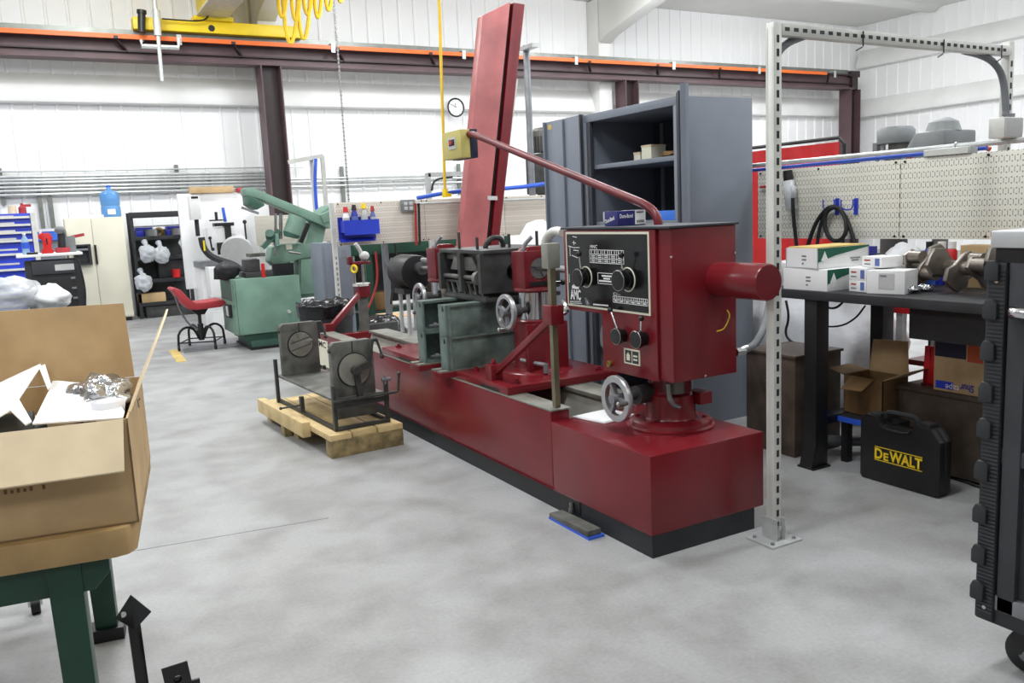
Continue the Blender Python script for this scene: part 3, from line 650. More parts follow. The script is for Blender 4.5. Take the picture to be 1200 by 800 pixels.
# engine block clamped on the parallels
e = thing('engine_block', 'dark grey cast engine block upside down on green parallels', 'engine block', (2.48, 4.58, ztp))
x0, x1, y0, y1, z0, z1 = 2.23, 2.73, 4.30, 4.88, ztp+.0005, 1.19
obj('top_plate', G().box(x0-.01, x1, y0-.01, y1+.01, z1-.022, z1), 'iron_dark', e, bevel=.003)
obj('upper_wall', G().box(x0+.02, x0+.04, y0+.02, y1-.01, AZ+.04, z1-.022).prism([(y0+.1, AZ-.02), (y1-.12, AZ-.02), (y1-.18, AZ+.06), (y0+.16, AZ+.06)], (x0+.0, 0, 0), (0, 1, 0), (0, 0, 1), (.03, 0, 0)), 'iron', e, bevel=.003)
for y in (y0, y0+.26, y1-.04):
    obj('bulkhead', G().plate_hole(x1-x0-.06, z1-.022-z0-.05, .05, ((x0+x1)/2-.06, y, (z0+z1)/2+.015), (1, 0, 0), (0, 0, 1), (0, .035, 0)), 'iron_dark', e)
obj('camshaft', G().cyl((x0+.0, y0+.04, AZ-.06), (x0+.0, y1, AZ-.06), .014, 10).cyl((x0, y0+.06, AZ-.06), (x0, y0+.1, AZ-.06), .042, 20), 'iron', e)
obj('rear_wall', G().box(x1-.03, x1, y0, y1, z0+.05, z1-.022), 'iron_dark', e)
obj('side_web', G().box(x0+.01, x0+.03, y0+.24, y0+.27, z0+.1, AZ-.09).box(x0+.0, x0+.02, y0+.01, y1-.01, z0+.098, z0+.112).box(x0+.0, x0+.02, y0+.01, y1-.01, z0+.024, z0+.034), 'iron_dark', e)
for k in range(7):
    y = y0+.05+k*.076; obj('lattice_bar', G().beam((x0+.01, y, z0+.03), (x0+.01, y+.035, z0+.1), .014, .014), 'iron', e)
obj('pan_rail', G().box(x0-.005, x1, y0, y1, z0, z0+.024), 'iron_dark', e, bevel=.003)
for (x, y, h) in ((x0+.05, y0+.42, .1), (x0+.05, y0+.18, .07), (x0+.22, y0+.1, .08), (x0+.38, y0+.05, .09)):
    obj('stud', G().cyl((x, y, z1), (x, y, z1+h), .009, 8), 'iron_dark', e)
obj('rope_guard', G().ring((x0+.2, y0+.25, z1+.005), (0, 1, .3), .06, .016, 20, 8), 'iron_dark', e)

# bearing box on the head
b = thing('bearing_box', 'small navy cardboard bearing box lying on top of machine head', 'box', (2.38, 3.17, ZH1+.01))
bx0, bx1, by0, by1, bz0 = 2.3, 2.455, 3.125, 3.225, ZH1+.0105
obj('carton', G().box(bx0, bx1, by0, by1, bz0, bz0+.066), 'navy', b, bevel=.0015)
lb = obj('label', G().box(bx1-.058, bx1+.001, by0-.001, by1+.001, bz0+.004, bz0+.067), 'paper', b)
text('lettering', 'Dura-Bond', (bx0+.012, by0, bz0+.034), (1, 0, 0), (0, 0, 1), .018, .072, 'paper', b, bold=.02)
text('lettering', 'Dura-Bond', (bx0, by1-.01, bz0+.012), (0, -1, .25), (0, .25, 1), .018, .07, 'paper', b, bold=.02)
g = G()
for k in range(9): g.box(bx1-.05+k*.005, bx1-.0478+k*.005, by0-.0018, by0-.001, bz0+.01, bz0+.022)
g.box(bx1-.05, bx1-.01, by0-.0018, by0-.001, bz0+.055, bz0+.06)
tag(obj('barcode', g, 'ink', lb), kind='stuff')
# papers on the bed
p0, p1 = PZ(671, 489, ZD), PZ(708, 497, ZD); dd = V((.215, .02, 0))
def slab(p, q, d, z0, z1): return G().prism([(0, 0), (1, 0), (1, 1), (0, 1)], (p.x, p.y, z0), V((q-p).xy.to_3d()), d, (0, 0, z1-z0))
c = thing('clipboard', 'white paper on a clear clipboard lying on the red bed behind handwheel', 'clipboard', (2.25, 3.2, ZD))
obj('board', slab(p0, p1, dd, ZD+.0005, ZD+.006), 'sheet_white', c)
obj('paper', slab(p0+V((.012, -.008, 0)), p1+V((.008, .01, 0)), dd*.93, ZD+.006, ZD+.008), 'paper', c)
# steel wedge on a blue pad at the bed's foot
w = thing('leveling_wedge', 'grey steel leveling wedge on a blue pad by the bed plinth', 'wedge', (1.97, 3.05, 0))
obj('pad', G().box(1.93, 2.012, 2.89, 3.215, 0, .011), 'cable_blue', w)
obj('wedge_block', G().prism([(2.9, .0112), (3.21, .0112), (3.21, .03), (3.1, .034), (2.9, .038)], (1.931, 0, 0), (0, 1, 0), (0, 0, 1), (.07, 0, 0)), 'iron', w, bevel=.002)

# ------------------------------------------------------------------ pallet and crank fixture
RZ = .055
pl = V((1.415, 4.82, 0))
p = thing('pallet', 'small rough pine pallet under the grey crank fixture', 'pallet', pl)
X0, Y0 = pl.x, pl.y
for (a, b, y) in ((0, .135, 1.32), (.145, .3, 1.3), (.31, .47, 1.32)):
    obj('deck_board', G().box(X0+a, X0+b, Y0+(.0 if a != .145 else .012), Y0+y, .105, .14), 'pine', p, bevel=.003)
for y in (0, .62, 1.2):
    obj('bearer', G().box(X0+.002, X0+.47, Y0+y, Y0+y+.09, 0, .105), 'pine_dirty' if y == 0 else 'pine', p, bevel=.003)
obj('side_board', G().box(X0-.055, X0-.001, Y0+.34, Y0+1.3, .07, .165), 'pine', p, bevel=.003)
obj('block', G().box(X0-.05, X0-.005, Y0+.72, Y0+.8, 0, .07), 'pine_dirty', p)
p.rotation_euler.z = RZ
f = thing('crank_fixture', 'grey cast iron fixture with two round faceplates on angle-iron frame', 'fixture', V((X0, Y0, .14)))
a0, a1 = X0+.07, X0+.40
zt = .335
g = G()
for (x, y) in ((a0, .1), (a1, .1), (a0, 1.16), (a1, 1.16)): pass
obj('table', G().box(a0, a1, Y0+.1, Y0+1.2, zt-.014, zt), 'iron', f, bevel=.002)
for (x, y, h) in ((a0-.01, .07, .42), (a1+.0, .07, .42), (a0-.02, 1.16, .45), (a1+.0, 1.16, .36)):
    obj('post', G().box(x, x+.022, Y0+y, Y0+y+.03, .141, h), 'iron_dark', f, bevel=.002)
obj('rail', G().box(a0, a1+.02, Y0+.065, Y0+.09, .141, .165), 'iron_dark', f, bevel=.002)
obj('rail', G().box(a0, a1+.02, Y0+.06, Y0+.085, zt-.055, zt-.02), 'iron_dark', f, bevel=.002)
obj('rail', G().box(a0-.008, a0+.012, Y0+.07, Y0+1.19, .141, .165), 'iron_dark', f, bevel=.002)
obj('rail', G().box(a1, a1+.02, Y0+.07, Y0+1.19, .141, .165), 'iron_dark', f, bevel=.002)
obj('screw_rod', G().cyl((a0-.02, Y0+.045, zt-.005), (a1+.06, Y0+.045, zt-.005), .009, 8), 'iron_dark', f)
obj('crank_handle', G().tube([(a1+.06, Y0+.045, zt-.005), (a1+.075, Y0+.045, zt+.0), (a1+.08, Y0+.03, zt+.1)], .008, 8).blob((a1+.08, Y0+.03, zt+.11), .014, .014, .014, 10, 7, 0), 'iron_dark', f)
obj('adjuster', G().box(a0-.03, a0-.005, Y0+.62, Y0+.65, .165, .27).cyl((a0-.16, Y0+.63, .215), (a0-.02, Y0+.63, .215), .006, 8).blob((a0-.16, Y0+.63, .215), .011, .011, .011, 8, 6, 0), 'iron_dark', f)
obj('adjuster', G().cyl((a1-.02, Y0+.06, zt+.08), (a1+.035, Y0+.06, zt+.08), .012, 8).cyl((a1+.0, Y0+.06, zt+.05), (a1+.0, Y0+.06, zt+.11), .008, 8), 'dull_steel', f)
def face(y, label_near, zlo, ztop, rr, cz):
    cx = (a0+a1)/2-.012; hw = .135
    prof = [(-hw, zlo), (hw, zlo), (hw, ztop-.02), (hw-.02, ztop), (-hw+.02, ztop), (-hw, ztop-.02)]
    pt = obj('upright_plate', G().prism(prof, (cx, y, 0), (1, 0, 0), (0, 0, 1), (0, .055, 0)), 'iron', f, bevel=.005)
    obj('split_line', G().box(cx-.003, cx+.003, y-.001, y+.002, cz+rr, ztop-.002), 'black', pt)
    fp = obj('faceplate', G().cyl((cx, y, cz), (cx, y-.016, cz), rr, 40), 'iron_way', f, bevel=.002)
    obj('faceplate_groove', G().ring((cx, y-.001, cz), (0, 1, 0), rr+.003, .004, 36, 6), 'black', fp)
    if label_near:
        obj('hub_arm', G().cyl((cx, y-.016, cz), (cx, y-.07, cz), .028, 16).beam((cx, y-.03, cz), (cx+.1, y-.03, cz+.03), .03, .035).beam((cx, y-.03, cz+.01), (cx+.02, y-.03, cz-.17), .03, .032).beam((cx+.09, y-.03, cz+.03), (cx+.125, y-.02, cz+.17), .015, .018), 'iron_dark', fp)
    else:
        for k in range(4):
            a = .3+k*.75; obj('clamp_finger', G().beam((cx+rr*.55*math.cos(a), y-.02, cz+rr*.55*math.sin(a)), (cx+rr*1.0*math.cos(a), y-.02, cz+rr*1.0*math.sin(a)), .012, .01, (0, 1, 0)), 'iron_way', fp)
        for s in (-.25, .35): obj('t_slot', G().obox((cx, y-.0165, cz+s*rr), (1, 0, .25), (0, 1, 0), (-.25, 0, 1), rr*1.75, .002, .006), 'iron_dark', fp)
    hx = cx+hw; hz = ztop-.015
    obj('clamp_crank', G().cyl((hx-.01, y+.02, hz), (hx+.035, y+.02, hz), .012, 10).tube([(hx+.035, y+.02, hz), (hx+.05, y+.01, hz-.06), (hx+.055, y+.0, hz-.1)], .008, 8).blob((hx+.055, y, hz-.105), .015, .015, .015, 10, 7, 0), 'iron_dark', f)
    obj('side_lug', G().cyl((cx-hw-.012, y+.02, ztop-.05), (cx-hw, y+.02, ztop-.05), .012, 10), 'iron_dark', f)
face(Y0+.115, True, .2, .672, .098, .495)
face(Y0+1.09, False, zt, .70, .085, .548)
f.rotation_euler.z = RZ
# ------------------------------------------------------------------ grey storage locker with both doors open
LX0, LX1, LY0, LY1, LH = 3.435, 4.04, 4.045, 5.02, 2.03
k = thing('storage_locker', 'tall slate grey steel locker with both doors open behind boring machine', 'locker', ((LX0+LX1)/2, (LY0+LY1)/2, 0))
obj('near_side', G().box(LX0+.02, LX1, LY0, LY0+.018, .0, LH-.0), 'slate', k, bevel=.003)
obj('far_side', G().box(LX0, LX1, LY1-.018, LY1, .0, LH), 'slate', k, bevel=.003)
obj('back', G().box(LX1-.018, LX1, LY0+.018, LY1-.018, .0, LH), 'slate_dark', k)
obj('top', G().box(LX0-.001, LX1+.001, LY0+.001, LY1-.001, LH-.05, LH+.002), 'slate', k, bevel=.003)
obj('bottom', G().box(LX0+.02, LX1-.018, LY0+.018, LY1-.018, .06, .09), 'slate', k)
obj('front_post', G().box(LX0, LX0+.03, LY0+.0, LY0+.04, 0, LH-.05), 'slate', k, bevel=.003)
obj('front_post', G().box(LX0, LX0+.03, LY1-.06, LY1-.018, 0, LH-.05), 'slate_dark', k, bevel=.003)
zs1 = PX(745, 187, LX0).z
for z in (zs1, 1.30, .86, .45):
    sh = obj('shelf', G().box(LX0+.03, LX1-.02, LY0+.02, LY1-.02, z-.03, z), 'slate', k, bevel=.003)
# upright slotted strips on the back
for y in (LY0+.12, LY1-.12):
    obj('shelf_standard', G().box(LX1-.03, LX1-.018, y-.015, y+.015, .1, LH-.06), 'slate', k)
dl = obj('far_door', G().box(LX0-.012, LX0+.004, LY1+.004, LY1+.5, .04, LH+.008), 'slate', k, bevel=.002)
obj('door_return', G().box(LX0-.034, LX0-.012, LY1+.485, LY1+.5, .04, LH+.008), 'slate', dl)
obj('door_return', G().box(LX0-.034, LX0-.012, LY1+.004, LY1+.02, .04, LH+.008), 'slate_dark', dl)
obj('door_stiffener', G().box(LX0-.03, LX0-.012, LY1+.24, LY1+.36, .05, LH-.0), 'slate', dl, bevel=.002)
obj('sticker', G().box(LX0-.014, LX0-.012, LY1+.41, LY1+.46, LH-.05, LH-.015), 'tape_yellow', dl)
hp = V((LX0, LY0, 0)); ep = PZ(800, 103, LH+.008); ep.z = 0; dv = (hp-ep).normalized(); ep = hp-dv*.46; nv = V((dv.y, -dv.x, 0))
dr = obj('near_door', G().obox((hp+ep)/2+V((0, 0, (LH+.048)/2)), dv, nv, (0, 0, 1), .46, .018, LH-.032), 'slate', k, bevel=.002)
obj('door_return', G().obox(ep+dv*.01-nv*.02+V((0, 0, (LH+.048)/2)), dv, nv, (0, 0, 1), .016, .03, LH-.032), 'slate', dr)
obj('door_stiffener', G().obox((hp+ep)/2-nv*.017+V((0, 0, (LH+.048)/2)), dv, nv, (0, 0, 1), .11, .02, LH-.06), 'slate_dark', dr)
obj('door_handle', G().obox((hp+ep)/2+dv*-.17+nv*.02+V((0, 0, 1.0)), dv, nv, (0, 0, 1), .03, .03, .14), 'dull_steel', dr)
# things on the locker shelves
for (px, py, sx, sy, sz, nm, lab) in ((750, 184, .05, .07, .05, 'parts_box', 'small pale box standing on the upper locker shelf, nearer the far door'), (766, 181, .12, .1, .085, 'parts_box', 'larger pale grey box on the upper locker shelf')):
    q = PX(px, py, LX0+.2); z = zs1; b = thing(nm, lab, 'box', (LX0+.2, q.y, z))
    obj('carton', G().box(LX0+.2-sx/2, LX0+.2+sx/2, q.y-sy/2, q.y+sy/2, z+.0005, z+sz), 'cream', b, bevel=.002)
    obj('lid', G().box(LX0+.2-sx/2-.002, LX0+.2+sx/2+.002, q.y-sy/2-.002, q.y+sy/2+.002, z+sz, z+sz+.012), 'card_light', b)
q = PX(783, 180, LX0+.15); solo('rag', G().blob((LX0+.15, q.y-.02, zs1+.018), .05, .06, .02, 12, 8, .3, 3), 'card_dark', 'crumpled olive rag on the upper locker shelf', 'rag')
q = PX(784, 256, LX0+.1); solo('glove_box', G().box(LX0+.08, LX0+.18, q.y-.08, q.y+.11, 1.3005, 1.36), 'blue_light', 'light blue carton on the second locker shelf behind control arm', 'box', bevel=.002)
q = PX(712, 254, LX0+.1); solo('paint_tin', G().lathe([(0, 0), (.03, 0), (.032, .006), (.032, .06), (.026, .068), (.0, .07)], (LX0+.1, q.y, 1.3005), (0, 0, 1), 20), 'white', 'small white tin on the second locker shelf', 'tin')

# ------------------------------------------------------------------ slotted strut frame over the work bay
pb = PZ(907, 632); PXp, PYp = pb.x+.0, pb.y
ZT = 2.062
def slot_mesh(p, d, side, nrm, L, pitch, sl, sw, off):
    g = G(); n = int((L-off)/pitch)
    for i in range(n):
        c = V(p)+V(d)*(off+i*pitch); g.obox(c, d, side, nrm, sl, sw, .0016)
    return g
s = thing('channel_gantry', 'tall galvanised slotted strut frame with bolted foot plate and conduit box', 'strut frame', (PXp, PYp, 0))
w = .0205
po = obj('post', G().box(PXp-w, PXp+w, PYp-w, PYp+w, .008, ZT), 'galv_light', s, bevel=.003)
tag(obj('slots', slot_mesh((PXp, PYp-w-.0002, .05), (0, 0, 1), (1, 0, 0), (0, 1, 0), ZT-.06, .0508, .028, .013, .02), 'black', po), kind='stuff')
obj('lip', G().box(PXp-w-.001, PXp-w+.002, PYp-w, PYp-w+.009, .03, ZT-.02).box(PXp-w-.001, PXp-w+.002, PYp+w-.009, PYp+w, .03, ZT-.02), 'galv_light', po)
fx, fy = 4.20, 2.53
e1, e2 = V((PXp+w, PYp, ZT-.024)), V((fx, fy, ZT-.024+.01)); dv = (e2-e1).normalized(); sd = V((-dv.y, dv.x, 0))
ra = obj('cross_rail', G().beam(e1, e2, .041, .046), 'galv_light', s, bevel=.003)
tag(obj('slots', slot_mesh(e1-sd*.0207, dv, (0, 0, 1), sd, (e2-e1).length, .0508, .026, .014, .03), 'black', ra), kind='stuff')
p2 = obj('post', G().box(fx-w, fx+w, fy-w, fy+w, 0.0, ZT+.03), 'galv_light', s, bevel=.003)
tag(obj('slots', slot_mesh((fx, fy-w-.0002, .8), (0, 0, 1), (1, 0, 0), (0, 1, 0), ZT-.8, .0508, .028, .013, .02), 'black', p2), kind='stuff')
ft = obj('foot_plate', G().box(PXp-.085, PXp+.085, PYp-.075, PYp+.075, 0, .008), 'galv', s, bevel=.001)
obj('foot_bracket', G().box(PXp-w-.006, PXp-w-.001, PYp-.04, PYp+.04, .008, .1).box(PXp+w+.001, PXp+w+.006, PYp-.04, PYp+.04, .008, .1), 'galv', ft)
obj('bolt', G().cyl((PXp-.001, PYp-w-.014, .06), (PXp-.001, PYp-w, .06), .011, 6), 'chrome', ft)
for (dx, dy) in ((.06, -.05), (-.06, .05), (-.06, -.05)): obj('anchor_bolt', G().cyl((PXp+dx, PYp+dy, .008), (PXp+dx, PYp+dy, .016), .009, 6), 'dull_steel', ft)
cq = [V((PXp+.03, PYp+.03, ZT-.22)), V((PXp+.035, PYp+.03, ZT-.12)), V((PXp+.09, PYp+.03, ZT-.065)), V((PXp+.2, PYp+.03, ZT-.03))]
obj('flex_conduit', G().tube(cq, .0165, 10, 2), 'hose_grey', s)
cp = [V((fx-.3, fy+.03, ZT-.02)), V((fx-.2, fy+.01, ZT-.035)), V((fx-.12, fy-.01, ZT-.07)), V((fx-.06, fy-.02, ZT-.14)), V((fx-.045, fy-.03, ZT-.3)), V((fx-.05, fy-.03, 1.745))]
x_cp = [V((PXp+.03, PYp+.03, ZT-.22)), V((PXp+.035, PYp+.03, ZT-.12)), V((PXp+.09, PYp+.03, ZT-.075)), V((PXp+.25, PYp+.035, ZT-.068)), V((3.3, fy-.03, ZT-.06)), V((fx-.3, fy-.0, ZT-.05)), V((fx-.14, fy-.01, ZT-.062)), V((fx-.06, fy-.02, ZT-.13)), V((fx-.045, fy-.03, ZT-.3)), V((fx-.05, fy-.03, 1.745))]
obj('flex_conduit', G().tube(cp, .0165, 10, 2), 'hose_grey', s)
for t in (.3, .65, .94):
    q = e1+(e2-e1)*t; obj('cable_tie', G().obox(q+V((0, -.024, -.01)), (1, 0, 0), (0, 1, 0), (0, 0, 1), .005, .003, .06).beam(q+V((0, -.02, -.042)), q+V((-.05, -.03, -.06)), .004, .004), 'black', s)
jb = obj('junction_box', G().box(4.03, 4.175, fy-.1, fy-.022, 1.635, 1.73), 'galv_light', s, bevel=.006)
obj('box_cover', G().box(4.036, 4.169, fy-.106, fy-.1, 1.64, 1.725), 'label_grey', jb, bevel=.002)
obj('conduit_nut', G().cyl((fx-.05, fy-.05, 1.73), (fx-.05, fy-.05, 1.75), .026, 8), 'chrome', jb)

# ------------------------------------------------------------------ steel bench along the right
BX0, BX1, BY0, BY1, BZ = 3.42, 4.06, 1.2, 3.36, .93
b = thing('steel_bench', 'black steel workbench with parts boxes under cream pegboard', 'workbench', (3.74, 2.3, 0))
obj('worktop', G().box(BX0, BX1, BY0, BY1, BZ-.045, BZ), 'soft_black', b, bevel=.003)
for (x, y) in ((BX0+.06, 3.04), (BX1-.07, 3.04), (BX0+.06, 1.35), (BX1-.07, 1.35)):
    l = obj('leg', G().box(x-.045, x+.045, y-.04, y+.04, .01, BZ-.045), 'black', b, bevel=.003)
    obj('foot', G().box(x-.08, x+.05, y-.055, y+.05, 0, .01).prism([(0, 0), (.03, 0), (0, .12)], (x-.045, y-.04, .01), (-1, 0, 0), (0, 0, 1), (0, .08, 0)), 'black', l)
obj('apron', G().box(BX0+.05, BX0+.07, BY0+.05, 2.5, .74, BZ-.045), 'black', b)
obj('stretcher', G().box(BX0+.1, BX1-.07, 3.02, 3.06, .22, .26), 'black', b)
# pegboard panels
pk = thing('pegboard', 'cream slotted steel pegboard panels above the black bench', 'pegboard', (4.06, 2.9, 1.158))
for (ya, yb) in ((3.0, 4.02), (1.984, 2.996), (.97, 1.98)):
    pn = obj('panel', G().box(4.06, 4.076, ya, yb, 1.158, 1.576), 'peg_y', pk, bevel=.002)
    for y in (ya+.025, (ya+yb)/2+.03, yb-.025):
        for z in (1.172, 1.562): obj('screw', G().cyl((4.055, y, z), (4.06, y, z), .0065, 8), 'black', pn)
for y in (1.0, 3.95): obj('support_post', G().box(4.08, 4.121, y-.02, y+.02, 0, 1.576), 'galv', pk)
# blue double hooks with hanging hoses
hk = []
for (pa, pb_) in ((966, 979), (987, 1001)):
    a, c = PX(pa, 234, 4.04), PX(pb_, 233, 4.04); z1 = a.z; z0 = PX(975, 246, 4.04).z
    h = thing('pegboard_hook', 'blue double wire hook on cream pegboard ' + ('carrying the hose loop' if pa < 970 else 'hanging empty'), 'hook', (4.05, c.y, z0))
    obj('wire', G().tube([(4.03, a.y, z1), (4.03, a.y, z0+.01), (4.03, (a.y+c.y)/2, z0-.004), (4.03, c.y, z0+.005), (4.03, c.y, z1)], .004, 6, 1), 'blue', h)
    obj('back_plate', G().box(4.052, 4.0595, c.y-.012, c.y+.012, z0-.03, z1+.005), 'blue', h)
HX = 4.02
def hose(pts, r, m, lab, nm='hose', cat='hose', grp=None): return solo(nm, G().tube([PX(x, y, HX+dx) for x, y, dx in pts], r, 8, 2), m, lab, cat, grp)
hose([(946, 290, 0), (955, 262, 0), (968, 244, 0), (979, 241, 0), (990, 252, 0), (993, 268, -.01), (987, 281, -.02), (975, 283, -.02), (967, 270, -.01), (966, 252, -.005), (974, 243, -.005), (984, 243, 0), (995, 262, .005), (1003, 291, 0)], .012, 'rubber', 'black rubber hose looped over the blue pegboard hook')
hose([(957, 292, .01), (961, 262, .01), (969, 247, .01), (976, 243, .01)], .01, 'rubber', 'black hose tail hanging straight beside the hose loop')
# twist-lock plug and cord on the pegboard
pc = PX(924, 215, 4.04)
t = thing('cord_connector', 'clear cord connector with black cable hanging on pegboard by post', 'connector', (4.04, pc.y, 1.3))
obj('plug', G().cyl(PX(923, 200, 4.02), PX(924, 212, 4.02), .028, 12), 'black', t)
obj('clear_shell', G().cyl(PX(924, 212, 4.02), PX(928, 245, 4.02), .035, 12).cyl(PX(929, 218, 4.02), PX(930, 232, 4.02), .022, 10), 'poly', t)
obj('cord', G().tube([PX(929, 232, 4.0), PX(929.5, 250, 4.0), PX(932, 275, 4.02), PX(934, 291, 4.02)], .011, 8, 1), 'rubber', t)
solo('marker_pen', G().cyl(PX(891, 219, 4.04), PX(900, 218.5, 4.04), .008, 8), 'red_bright', 'red marker held on pegboard next to locker', 'marker')
# conduit and air line above the pegboard
a, c = PX(880, 192, 4.13), PX(1240, 155, 4.13); zc = PX(1060, 177, 4.13).z
solo('conduit', G().cyl((4.13, a.y+.3, zc), (4.13, 1.0, zc), .0135, 10), 'galv', 'galvanised conduit running above the cream bench pegboard', 'conduit')
solo('air_line', G().cyl((4.17, a.y+.3, zc-.03), (4.17, 2.6, zc-.02), .011, 8), 'cable_blue', 'blue air line just below the conduit over bench pegboard', 'air line')
rc = thing('raceway_box', 'galvanised outlet raceway box on top edge of bench pegboard', 'electrical box', (4.07, 2.75, 1.577))
ya, yb = PX(1085, 178, 4.07).y, PX(1140, 178, 4.07).y
obj('body', G().box(4.05, 4.11, yb, ya, 1.5765, 1.612), 'galv', rc, bevel=.003)
obj('cover', G().box(4.046, 4.05, yb+.01, ya-.01, 1.58, 1.608), 'galv_light', rc)
obj('strap', G().ring((4.13, (ya+yb)/2, zc), (0, 1, 0), .018, .004, 16, 6), 'galv', rc)
for (xa, ya_, xb, yb_) in ((1064, 185, 1082, 176), (1140, 169, 1160, 175)):
    solo('extension_cord', G().tube([PX(xa, ya_, 4.2), PX((xa+xb)/2, (ya_+yb_)/2-1, 4.2), PX(xb, yb_, 4.2)], .012, 8, 1), 'label_orange', 'orange cord behind the pegboard edge ' + ('left of the raceway box' if xa < 1100 else 'below the conduit junction box'), 'cord')

# ------------------------------------------------------------------ things on the bench
def carton_white(c, ux, lx, ly, h, z, lab, green=True, open_=False):
    """white carton: c = corner nearest the aisle, ux = direction of its long aisle face (towards +Y), other side towards +X"""
    ux = V((*ux, 0)).normalized(); uy = V((ux.y, -ux.x, 0)); c = V((c[0], c[1], z))
    t = thing('parts_carton', lab, 'box', c+ux*lx/2+uy*ly/2)
    if open_:
        g = G()
        for (o, d, n, L) in ((c, ux, uy, lx), (c+uy*(ly-.006), ux, uy, lx), (c, uy, ux, ly), (c+ux*(lx-.006), uy, ux, ly)):
            g.obox(o+d*L/2+n*.003+V((0, 0, h/2)), d, n, (0, 0, 1), L, .006, h)
        g.obox(c+ux*lx/2+uy*ly/2+V((0, 0, .004)), ux, uy, (0, 0, 1), lx, ly, .006)
        body = obj('carton', g, 'white', t)
        obj('contents', G().obox(c+ux*lx/2+uy*ly/2+V((0, 0, h*.5+.006)), ux, uy, (0, 0, 1), lx-.02, ly-.02, h), 'label_orange' if False else 'tape_yellow', t)
    else:
        body = obj('carton', G().obox(c+ux*lx/2+uy*ly/2+V((0, 0, h/2)), ux, uy, (0, 0, 1), lx, ly, h), 'white', t, bevel=.0015)
    if green:
        o = c-ux*.0008
        obj('green_band', G().prism([(0, h*.32), (0, h), (ly, h), (ly, h*.93), (ly*.35, h*.62)], o, uy, (0, 0, 1), ux*-.0008), 'green_label', body)
        obj('arrow_mark', G().prism([(.02, h*.4), (.045, h*.85), (.07, h*.4), (.055, h*.4), (.055, h*.2), (.035, h*.2), (.035, h*.4)], o-ux*.001, uy, (0, 0, 1), ux*-.0008), 'white', body)
        tag(obj('small_print', G().obox(o+uy*ly*.72+V((0, 0, h*.42))-ux*.001, uy, ux, (0, 0, 1), ly*.2, .0008, .006).obox(o+uy*ly*.72+V((0, 0, h*.3))-ux*.001, uy, ux, (0, 0, 1), ly*.14, .0008, .006), 'ink_grey', body), kind='stuff')
        m = c+ux*lx*.42-uy*.001
        tag(obj('small_print', G().obox(m+V((0, 0, h*.62)), ux, uy, (0, 0, 1), .03, .001, .008).obox(m+V((0, 0, h*.45)), ux, uy, (0, 0, 1), .03, .001, .008).obox(m+ux*.008+V((0, 0, h*.26)), ux, uy, (0, 0, 1), .012, .001, .008), 'ink_grey', body), kind='stuff')
    else:
        m = c-uy*.001
        tag(obj('small_print', G().obox(m+ux*lx*.22+V((0, 0, h*.5)), ux, uy, (0, 0, 1), lx*.22, .001, h*.7), 'ink_blue', body), kind='stuff')
        obj('print_line', G().obox(m+ux*lx*.72+V((0, 0, h*.66)), ux, uy, (0, 0, 1), lx*.3, .001, .007), 'cable_red' , body)
        obj('print_line', G().obox(m+ux*lx*.72+V((0, 0, h*.3)), ux, uy, (0, 0, 1), lx*.3, .001, .006), 'ink_grey', body)
    return t
carton_white((3.445, 2.945), (.0, 1), .285, .3, .108, BZ+.0005, 'white and green parts carton, closed, lower of the pair on bench', True)
carton_white((3.44, 3.0), (.05, 1), .22, .36, .105, BZ+.1095, 'open white and green parts carton, upper of the pair on bench', True, True)
carton_white((3.52, 2.775), (.1, 1), .11, .22, .056, BZ+.0005, 'small white labelled box, lower of two beside big white box', False)
carton_white((3.52, 2.775), (.1, 1), .11, .26, .06, BZ+.057, 'small white labelled box, upper of two beside big white box', False)
carton_white((3.56, 2.72), (.15, 1), .13, .13, .052, BZ+.1185, 'small white box perched on top of the larger white box', False)
t = thing('parts_carton', 'big plain white box with one grey label, in front of crankshaft', 'box', (3.6, 2.7, BZ))
ux = V((-.25, 1, 0)).normalized(); uy = V((ux.y, -ux.x, 0)); c = V((3.535, 2.575, BZ+.0005))
bd = obj('carton', G().obox(c+ux*.09+uy*.075+V((0, 0, .055)), ux, uy, (0, 0, 1), .18, .15, .11), 'white', t, bevel=.0015)
obj('label', G().obox(c+ux*.085-uy*.001+V((0, 0, .06)), ux, uy, (0, 0, 1), .075, .0015, .075), 'label_grey', bd)
tag(obj('small_print', G().obox(c+ux*.1-uy*.002+V((0, 0, .085)), ux, uy, (0, 0, 1), .03, .0015, .008), 'ink_grey', bd), kind='stuff')
for i, (px, py, rx, ry, lab) in enumerate(((1030, 344, .045, .07, 'crumpled silver foil pouch on bench in front of big white box'), (1060, 344.5, .05, .07, 'crumpled silver foil pouch lying between big box and crankshaft'), (1082, 343, .035, .05, 'small clear foil bag beside the crankshaft'))):
    q = PZ(px, py-2, BZ); solo('foil_pouch', G().blob((q.x-.015, q.y-.02, BZ+.019), rx*.8, ry*.8, .016, 14, 8, .22, i), 'foil', lab, 'pouch', 'foil pouches on the bench')
